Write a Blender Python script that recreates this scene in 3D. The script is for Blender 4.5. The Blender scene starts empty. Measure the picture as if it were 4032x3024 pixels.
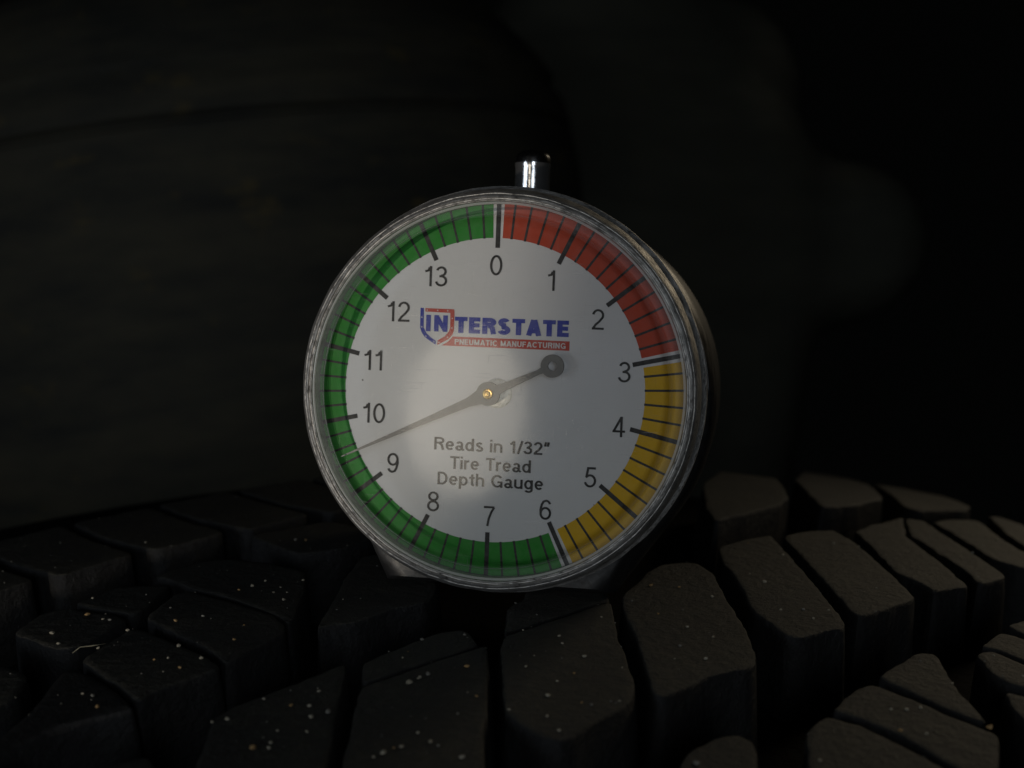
import bpy, bmesh, math, random
from mathutils import Vector, Matrix, noise
R = math.radians
S = 0.001                      # everything below is written in millimetres
random.seed(11)
sc = bpy.context.scene
COL = sc.collection

# ------------------------------------------------------------------ camera
cam_d = bpy.data.cameras.new('camera'); cam = bpy.data.objects.new('camera', cam_d); COL.objects.link(cam)
cr, cu, cf = Vector((0.98497519, 0.17200024, 0.01548546)), Vector((-0.04385283, 0.16237829, 0.98575363)), Vector((-0.16703536, 0.97162195, -0.16748128))
M4 = Matrix((cr, cu, -cf)).transposed().to_4x4(); M4.translation = Vector((26.92, -142.274, 50.265)) * S
cam.matrix_world = M4
cam_d.sensor_width = 36; cam_d.lens = 18 / (0.28 * 4 / 3)
cam_d.clip_start = 0.01; cam_d.clip_end = 30
cam_d.dof.use_dof = True; cam_d.dof.focus_distance = 0.150; cam_d.dof.aperture_fstop = 48.2 / 1.5
sc.camera = cam

# ------------------------------------------------------------------ world, lamps, exposure
w = bpy.data.worlds.new('World'); sc.world = w; w.use_nodes = True
w.node_tree.nodes['Background'].inputs[0].default_value = (0.9, 1.0, 0.95, 1); w.node_tree.nodes['Background'].inputs[1].default_value = 0.0008
sc.view_settings.view_transform = 'Standard'; sc.view_settings.look = 'None'
sc.view_settings.exposure = 0; sc.view_settings.gamma = 1
def lamp(name, loc, aim, sx, sy, power, colr, shape='RECTANGLE'):
    d = bpy.data.lights.new(name, 'AREA'); d.shape = shape; d.size = sx * S; d.size_y = sy * S; d.energy = power; d.color = colr
    o = bpy.data.objects.new(name, d); COL.objects.link(o); o.location = Vector(loc) * S
    o.rotation_euler = ((Vector(aim) - Vector(loc)) * S).to_track_quat('-Z', 'Z').to_euler()
    return o
def spot(name, loc, aim, half, blend, power, rad, colr):
    d = bpy.data.lights.new(name, 'SPOT'); d.spot_size = R(2 * half); d.spot_blend = blend; d.energy = power; d.shadow_soft_size = rad * S; d.color = colr
    o = bpy.data.objects.new(name, d); COL.objects.link(o); o.location = Vector(loc) * S
    o.rotation_euler = ((Vector(aim) - Vector(loc)) * S).to_track_quat('-Z', 'Z').to_euler(); return o
# warm torch low on the left: the edge of its beam runs down the right side of the dial
spot('torch', (-190, -420, -30), (-54, 0, 38), 7.0, 0.30, 2.1, 6, (1.0, 0.90, 0.78))
# lamp added out of view to make the warm reflection in mid crystal
lamp('reflection_lamp', (-95, -450, 45), (-95, 0, 45), 54, 74, 0.032, (1.0, 0.90, 0.74), 'ELLIPSE')
# two cool lights either side of the camera
lamp('cool_light', (-380, -430, 60), (0, 0, 25), 150, 200, 0.37, (0.76, 0.86, 1.0))
lamp('cool_light', (130, -560, 150), (0, 0, 25), 150, 200, 0.40, (0.80, 0.89, 1.0))
# dim warm lamp off to the right, above the tread
sl = lamp('side_light', (215, 300, 170), (115, 40, 0), 90, 90, 0.024, (1.0, 0.84, 0.60)); sl.data.spread = R(50)

# ------------------------------------------------------------------ helpers
def tag(o, label=None, cat=None, group=None, kind=None):
    for k, v in (('label', label), ('category', cat), ('group', group), ('kind', kind)):
        if v: o[k] = v
    return o
def obj(name, me, mat=None, parent=None):
    o = bpy.data.objects.new(name, me); COL.objects.link(o)
    if mat and not me.materials: me.materials.append(mat)
    if parent: o.parent = parent
    return o
def empty(name, loc=(0, 0, 0)):
    o = bpy.data.objects.new(name, None); COL.objects.link(o); o.location = Vector(loc) * S; o.empty_display_size = 0.01
    return o
def mesh(verts, faces, smooth=True, name='m'):
    me = bpy.data.meshes.new(name); me.from_pydata([tuple(Vector(v) * S) for v in verts], [], faces)
    me.polygons.foreach_set('use_smooth', [smooth] * len(faces)); me.update(); return me
def fixn(me):
    b = bmesh.new(); b.from_mesh(me); bmesh.ops.recalc_face_normals(b, faces=b.faces); b.to_mesh(me); b.free(); return me
def sharp(me, ang=35):
    b = bmesh.new(); b.from_mesh(me)
    for e in b.edges:
        if len(e.link_faces) == 2 and e.calc_face_angle() > R(ang): e.smooth = False
    b.to_mesh(me); b.free(); return me
def lathe(prof, c=(0, 0), n=128, axis='y', closed=False, capends=False, jit=0):
    """revolve (r, along) about an axis through c"""
    vs, fs = [], []
    for i in range(n):
        a = 2 * math.pi * i / n
        for r, h in prof:
            rr = r + (jit * noise.noise(Vector((math.cos(a) * 9, math.sin(a) * 9, h * 1.3))) if jit else 0)
            if axis == 'y': vs.append((c[0] + rr * math.cos(a), h, c[1] + rr * math.sin(a)))
            else: vs.append((c[0] + rr * math.cos(a), c[1] + rr * math.sin(a), h))
    m = len(prof)
    for i in range(n):
        j = (i + 1) % n
        for k in range(m if closed else m - 1):
            k2 = (k + 1) % m
            fs.append((i * m + k, j * m + k, j * m + k2, i * m + k2))
    if capends:
        fs.append(tuple(i * m for i in range(n))); fs.append(tuple(i * m + m - 1 for i in range(n)))
    return sharp(fixn(mesh(vs, fs)))
def plate(pts, y0, y1, holes=()):
    """flat outline in x-z, front at y0, back at y1 (holes: one ring joined as an annulus)"""
    b = bmesh.new()
    loops = [pts] + list(holes); edges = []
    for lp in loops:
        v = [b.verts.new(Vector((x, y0, z)) * S) for x, z in lp]
        edges += [b.edges.new((v[i], v[(i + 1) % len(v)])) for i in range(len(v))]
    bmesh.ops.triangle_fill(b, use_beauty=True, edges=edges)
    ext = bmesh.ops.extrude_face_region(b, geom=list(b.faces))
    bmesh.ops.translate(b, verts=[g for g in ext['geom'] if isinstance(g, bmesh.types.BMVert)], vec=(0, (y1 - y0) * S, 0))
    bmesh.ops.recalc_face_normals(b, faces=b.faces)
    me = bpy.data.meshes.new('plate'); b.to_mesh(me); b.free(); return me
def circ(cx, cz, r, n=40): return [(cx + r * math.cos(2 * math.pi * i / n), cz + r * math.sin(2 * math.pi * i / n)) for i in range(n)]

# ------------------------------------------------------------------ materials
def mat(name):
    m = bpy.data.materials.new(name); m.use_nodes = True
    return m, m.node_tree.nodes, m.node_tree.links, m.node_tree.nodes['Principled BSDF']
def nd(ns, t, **kw):
    n = ns.new(t)
    for k, v in kw.items():
        if k in n.inputs: n.inputs[k].default_value = v
        else: setattr(n, k, v)
    return n
def ramp(ns, ls, src, stops):
    r = ns.new('ShaderNodeValToRGB'); e = r.color_ramp.elements
    while len(e) < len(stops): e.new(0.5)
    for i, (p, c) in enumerate(stops): e[i].position = p; e[i].color = (*c, 1) if len(c) == 3 else c
    ls.new(src, r.inputs[0]); return r
def coords(ns, ls, scale=(1, 1, 1), rot=(0, 0, 0)):
    t = ns.new('ShaderNodeTexCoord'); mp = ns.new('ShaderNodeMapping'); mp.inputs['Scale'].default_value = scale; mp.inputs['Rotation'].default_value = rot
    ls.new(t.outputs['Object'], mp.inputs['Vector']); return mp.outputs['Vector']
def noisetex(ns, ls, vec, scale, detail=4, rough=0.6):
    n = nd(ns, 'ShaderNodeTexNoise', Scale=scale, Detail=detail, Roughness=rough); ls.new(vec, n.inputs['Vector']); return n.outputs['Fac']
def mixf(ns, ls, fac, a, b):
    m = ns.new('ShaderNodeMix'); m.data_type = 'RGBA'
    for s, v in ((6, a), (7, b)):
        if hasattr(v, 'is_linked') or hasattr(v, 'links'): ls.new(v, m.inputs[s])
        else: m.inputs[s].default_value = (*v, 1)
    if isinstance(fac, float): m.inputs[0].default_value = fac
    else: ls.new(fac, m.inputs[0])
    return m.outputs[2]
def bump(ns, ls, p, h, strength, dist):
    b = nd(ns, 'ShaderNodeBump', Strength=strength, Distance=dist); ls.new(h, b.inputs['Height']); ls.new(b.outputs['Normal'], p.inputs['Normal']); return b
def paint(name, col, rough=0.45, wear=0.12):
    m, ns, ls, p = mat(name); v = coords(ns, ls)
    f = ramp(ns, ls, noisetex(ns, ls, v, 900, 5), [(0.35, (0, 0, 0)), (0.75, (1, 1, 1))])
    mu = nd(ns, 'ShaderNodeMath', operation='MULTIPLY'); ls.new(f.outputs[0], mu.inputs[0]); mu.inputs[1].default_value = wear
    ls.new(mixf(ns, ls, mu.outputs[0], col, (0.62, 0.6, 0.57)), p.inputs['Base Color'])
    p.inputs['Roughness'].default_value = rough; p.inputs['Specular IOR Level'].default_value = 0.25
    return m
MAT = {}
MAT['white'] = paint('dial_white', (0.70, 0.70, 0.70), 0.5, 0.05)
_n, _l = MAT['white'].node_tree.nodes, MAT['white'].node_tree.links; _p = _n['Principled BSDF']
_c = _p.inputs['Base Color'].links[0].from_socket; _v = nd(_n, 'ShaderNodeTexVoronoi', Scale=420.0); _l.new(coords(_n, _l), _v.inputs['Vector'])
_m = ramp(_n, _l, _v.outputs['Distance'], [(0.03, (1, 1, 1)), (0.06, (0, 0, 0))]); _k = ramp(_n, _l, noisetex(_n, _l, coords(_n, _l), 200, 3), [(0.56, (0, 0, 0)), (0.60, (1, 1, 1))])
_x = nd(_n, 'ShaderNodeMath', operation='MULTIPLY'); _l.new(_m.outputs[0], _x.inputs[0]); _l.new(_k.outputs[0], _x.inputs[1])
_s = ramp(_n, _l, noisetex(_n, _l, coords(_n, _l), 45, 4), [(0.3, (0.92, 0.91, 0.88)), (0.7, (1, 1, 1))])            # faint yellowing in patches
_q = _n.new('ShaderNodeMix'); _q.data_type = 'RGBA'; _q.blend_type = 'MULTIPLY'; _q.inputs[0].default_value = 1; _l.new(mixf(_n, _l, _x.outputs[0], _c, (0.10, 0.09, 0.07)), _q.inputs[6]); _l.new(_s.outputs[0], _q.inputs[7]); _l.new(_q.outputs[2], _p.inputs['Base Color'])
MAT['ink'] = paint('black_ink', (0.018, 0.017, 0.016), 0.5, 0.10)
MAT['green'] = paint('green_ink', (0.016, 0.23, 0.018), 0.5, 0.05)
MAT['red'] = paint('red_ink', (0.48, 0.055, 0.018), 0.5, 0.05)
MAT['yellow'] = paint('yellow_ink', (0.68, 0.40, 0.004), 0.5, 0.04)
MAT['logo_blue'] = paint('blue_ink', (0.035, 0.05, 0.33), 0.5, 0.16)
MAT['logo_red'] = paint('logo_red_ink', (0.48, 0.055, 0.035), 0.5, 0.16)
def metal(name, c0, c1, r0, r1, sc_=260, bmp=0.25, dirt=(0.05, 0.045, 0.04), dirtfac=(0.55, 0.72)):
    m, ns, ls, p = mat(name); v = coords(ns, ls)
    n1 = noisetex(ns, ls, v, sc_, 8, 0.7); n2 = noisetex(ns, ls, coords(ns, ls, (1, 5, 1)), sc_ * 2.5, 6, 0.7)
    cl = ramp(ns, ls, n1, [(0.3, c0), (0.7, c1)])
    d = ramp(ns, ls, n2, [(dirtfac[0], (0, 0, 0)), (dirtfac[1], (1, 1, 1))])
    ls.new(mixf(ns, ls, d.outputs[0], cl.outputs[0], dirt), p.inputs['Base Color'])
    mr = nd(ns, 'ShaderNodeMapRange'); mr.inputs['From Min'].default_value = 0.3; mr.inputs['From Max'].default_value = 0.7
    mr.inputs['To Min'].default_value = r0; mr.inputs['To Max'].default_value = r1; ls.new(n2, mr.inputs['Value']); ls.new(mr.outputs[0], p.inputs['Roughness'])
    p.inputs['Metallic'].default_value = 0.92
    bump(ns, ls, p, n2, bmp, 0.00015); return m
MAT['bezel'] = metal('worn_nickel', (0.30, 0.285, 0.26), (0.66, 0.64, 0.60), 0.40, 0.75, 420, 0.6, dirtfac=(0.50, 0.70))
MAT['case'] = metal('dark_chrome', (0.045, 0.044, 0.042), (0.10, 0.098, 0.095), 0.28, 0.55, 160, 0.25)
MAT['chrome'] = metal('chrome', (0.70, 0.69, 0.68), (0.80, 0.79, 0.78), 0.06, 0.20, 500, 0.10)
MAT['black_metal'] = metal('dark_reflection_steel', (0.02, 0.02, 0.02), (0.05, 0.05, 0.05), 0.2, 0.4, 500, 0.1)  # plunger cap: the dark reflection on its top is put into the colour
MAT['brass'] = metal('brass', (0.75, 0.48, 0.14), (0.85, 0.60, 0.22), 0.2, 0.4, 900, 0.1)
MAT['collar'] = metal('brushed_tin', (0.6, 0.58, 0.5), (0.8, 0.78, 0.7), 0.25, 0.5, 1600, 0.6)
MAT['pointer'] = metal('pointer_grey', (0.13, 0.128, 0.12), (0.17, 0.167, 0.155), 0.35, 0.5, 700, 0.05, dirtfac=(0.9, 1.0))
MAT['pointer'].node_tree.nodes['Principled BSDF'].inputs['Metallic'].default_value = 0.25
MAT['pointer_edge'] = paint('pointer_edge_black', (0.012, 0.012, 0.014), 0.4, 0.0)

def crystal_mat(name, milk, rough):
    m, ns, ls, p = mat(name); ns.remove(p); out = ns['Material Output']
    v = coords(ns, ls)
    tr = ns.new('ShaderNodeBsdfTransparent'); tr.inputs[0].default_value = (0.97, 0.97, 0.965, 1)
    df = ns.new('ShaderNodeBsdfDiffuse'); df.inputs[0].default_value = (0.75, 0.74, 0.68, 1)
    gl = ns.new('ShaderNodeBsdfGlossy'); gl.inputs[0].default_value = (1, 1, 1, 1)
    fr = nd(ns, 'ShaderNodeFresnel', IOR=1.49)
    # hazy, scuffed plastic: fine scratches in two directions and smears
    s1 = noisetex(ns, ls, coords(ns, ls, (40, 1, 900), (0, R(24), 0)), 6, 3, 0.6)
    s2 = noisetex(ns, ls, coords(ns, ls, (900, 1, 50), (0, R(38), 0)), 6, 3, 0.6)
    big = noisetex(ns, ls, v, 130, 5, 0.65)
    r1 = ramp(ns, ls, s1, [(0.61, (0, 0, 0)), (0.72, (1, 1, 1))]); r2 = ramp(ns, ls, s2, [(0.63, (0, 0, 0)), (0.73, (1, 1, 1))])
    mx = nd(ns, 'ShaderNodeMath', operation='MAXIMUM'); ls.new(r1.outputs[0], mx.inputs[0]); ls.new(r2.outputs[0], mx.inputs[1])
    bg = ramp(ns, ls, big, [(0.45, (0, 0, 0)), (0.68, (1, 1, 1))])
    mm = nd(ns, 'ShaderNodeMath', operation='MULTIPLY'); ls.new(mx.outputs[0], mm.inputs[0]); ls.new(bg.outputs[0], mm.inputs[1])
    ma = nd(ns, 'ShaderNodeMath', operation='MULTIPLY_ADD'); ls.new(mm.outputs[0], ma.inputs[0]); ma.inputs[1].default_value = 0.40; ma.inputs[2].default_value = milk
    rr = nd(ns, 'ShaderNodeMapRange'); rr.inputs['From Min'].default_value = 0.3; rr.inputs['From Max'].default_value = 0.75
    rr.inputs['To Min'].default_value = rough; rr.inputs['To Max'].default_value = rough * 2.2; ls.new(big, rr.inputs['Value']); ls.new(rr.outputs[0], gl.inputs['Roughness'])
    bp = nd(ns, 'ShaderNodeBump', Strength=0.10, Distance=0.00002); ls.new(mm.outputs[0], bp.inputs['Height']); ls.new(bp.outputs[0], gl.inputs['Normal'])
    a = ns.new('ShaderNodeMixShader'); ls.new(ma.outputs[0], a.inputs[0]); ls.new(tr.outputs[0], a.inputs[1]); ls.new(df.outputs[0], a.inputs[2])
    b = ns.new('ShaderNodeMixShader'); ls.new(fr.outputs[0], b.inputs[0]); ls.new(a.outputs[0], b.inputs[1]); ls.new(gl.outputs[0], b.inputs[2])
    ls.new(b.outputs[0], out.inputs['Surface']); return m
MAT['crystal'] = crystal_mat('scuffed_acrylic', 0.0, 0.042)
MAT['flange'] = crystal_mat('acrylic_flange', 0.03, 0.42)
MAT['edge'] = crystal_mat('acrylic_edge', 0.5, 0.15)

def rubber(name, col, dust, dustamt, sc_=1.0, rough=0.72):
    m, ns, ls, p = mat(name); v = coords(ns, ls)
    n1 = noisetex(ns, ls, v, 60 * sc_, 6, 0.65); n2 = noisetex(ns, ls, v, 900 * sc_, 6, 0.7); n3 = noisetex(ns, ls, v, 3200 * sc_, 3, 0.6)
    d = ramp(ns, ls, n1, [(0.38, (0.1, 0.1, 0.1)), (0.66, (1, 1, 1))]); f = ramp(ns, ls, n2, [(0.45, (0.25,) * 3), (0.7, (1, 1, 1))])
    mu = nd(ns, 'ShaderNodeMath', operation='MULTIPLY'); ls.new(d.outputs[0], mu.inputs[0]); ls.new(f.outputs[0], mu.inputs[1])
    mu2 = nd(ns, 'ShaderNodeMath', operation='MULTIPLY'); ls.new(mu.outputs[0], mu2.inputs[0]); mu2.inputs[1].default_value = dustamt
    base = mixf(ns, ls, mu2.outputs[0], col, dust)
    sp = ramp(ns, ls, n3, [(0.70, (0, 0, 0)), (0.78, (1, 1, 1))]); mu3 = nd(ns, 'ShaderNodeMath', operation='MULTIPLY'); ls.new(sp.outputs[0], mu3.inputs[0]); mu3.inputs[1].default_value = 0.35 * dustamt
    ls.new(mixf(ns, ls, mu3.outputs[0], base, (0.16, 0.15, 0.12)), p.inputs['Base Color'])
    p.inputs['Roughness'].default_value = rough; p.inputs['Specular IOR Level'].default_value = 0.30
    ad = nd(ns, 'ShaderNodeMath', operation='MULTIPLY_ADD'); ls.new(n2, ad.inputs[0]); ad.inputs[1].default_value = 0.8; ls.new(n1, ad.inputs[2])
    bump(ns, ls, p, ad.outputs[0], 0.9, 0.0008); return m
MAT['tread'] = rubber('tread_rubber', (0.018, 0.018, 0.016), (0.062, 0.057, 0.040), 0.9)
MAT['carcass'] = rubber('groove_shade_rubber', (0.005, 0.005, 0.005), (0.010, 0.010, 0.009), 0.4)  # near black: the shade down in the grooves is put into this colour
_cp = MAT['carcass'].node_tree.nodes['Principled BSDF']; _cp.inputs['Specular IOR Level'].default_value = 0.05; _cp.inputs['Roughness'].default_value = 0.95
MAT['side'] = rubber('clean_shaded_rubber', (0.010, 0.010, 0.010), (0.022, 0.021, 0.018), 0.6, 1.0, 0.6)  # block sides: free of dust, and darkened to hold the shade of the slots
MAT['grain_a'] = paint('sand_pale', (0.27, 0.24, 0.17), 0.7, 0.2)
MAT['grain_b'] = paint('sand_ochre', (0.28, 0.17, 0.06), 0.7, 0.1)
MAT['grain_c'] = paint('sand_grey', (0.13, 0.125, 0.10), 0.7, 0.2)
MAT['straw'] = paint('dry_straw', (0.30, 0.27, 0.18), 0.6, 0.1)

# ------------------------------------------------------------------ the big tyre whose tread carries the gauge
RC, RA, T0 = 540.0, 1000.0, Vector((3, 14, 1.0))
CD, AD, ZD = Vector((0.63607822, 0.77162458, 0)), Vector((0.77162458, -0.63607822, 0)), Vector((0, 0, 1))
def surf(u, v, h=0.0):
    rr = RC - v * v / (2 * RA) + h; ph = u / RC
    return T0 + CD * (rr * math.sin(ph)) + ZD * (rr * math.cos(ph) - RC) + AD * v
tyre = empty('truck_tyre', T0 - ZD * RC * 2)
tag(tyre, 'large black tyre with deep chunky tread blocks carrying the dial gauge', 'tyre')
TYINV = -(T0 - ZD * RC * 2)
prof = []
for v in range(-112, 113, 8): prof.append((v, -9.4 - v * v / (2 * RA)))
prof += [(122, -20), (134, -48), (140, -95), (138, -150), (126, -205), (112, -235), (112, -246), (-112, -246), (-112, -235), (-126, -205), (-138, -150), (-140, -95), (-134, -48), (-122, -20)]
vs, fs, nseg = [], [], 220
for i in range(nseg):
    ph = 2 * math.pi * i / nseg
    for v, h in prof:
        rr = RC + h; vs.append(T0 + CD * (rr * math.sin(ph)) + ZD * (rr * math.cos(ph) - RC) + AD * v + TYINV)
m = len(prof)
for i in range(nseg):
    j = (i + 1) % nseg
    for k in range(m): fs.append((i * m + k, j * m + k, j * m + (k + 1) % m, i * m + (k + 1) % m))
obj('carcass', sharp(fixn(mesh(vs, fs)), 40), MAT['carcass'], tyre)

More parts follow.
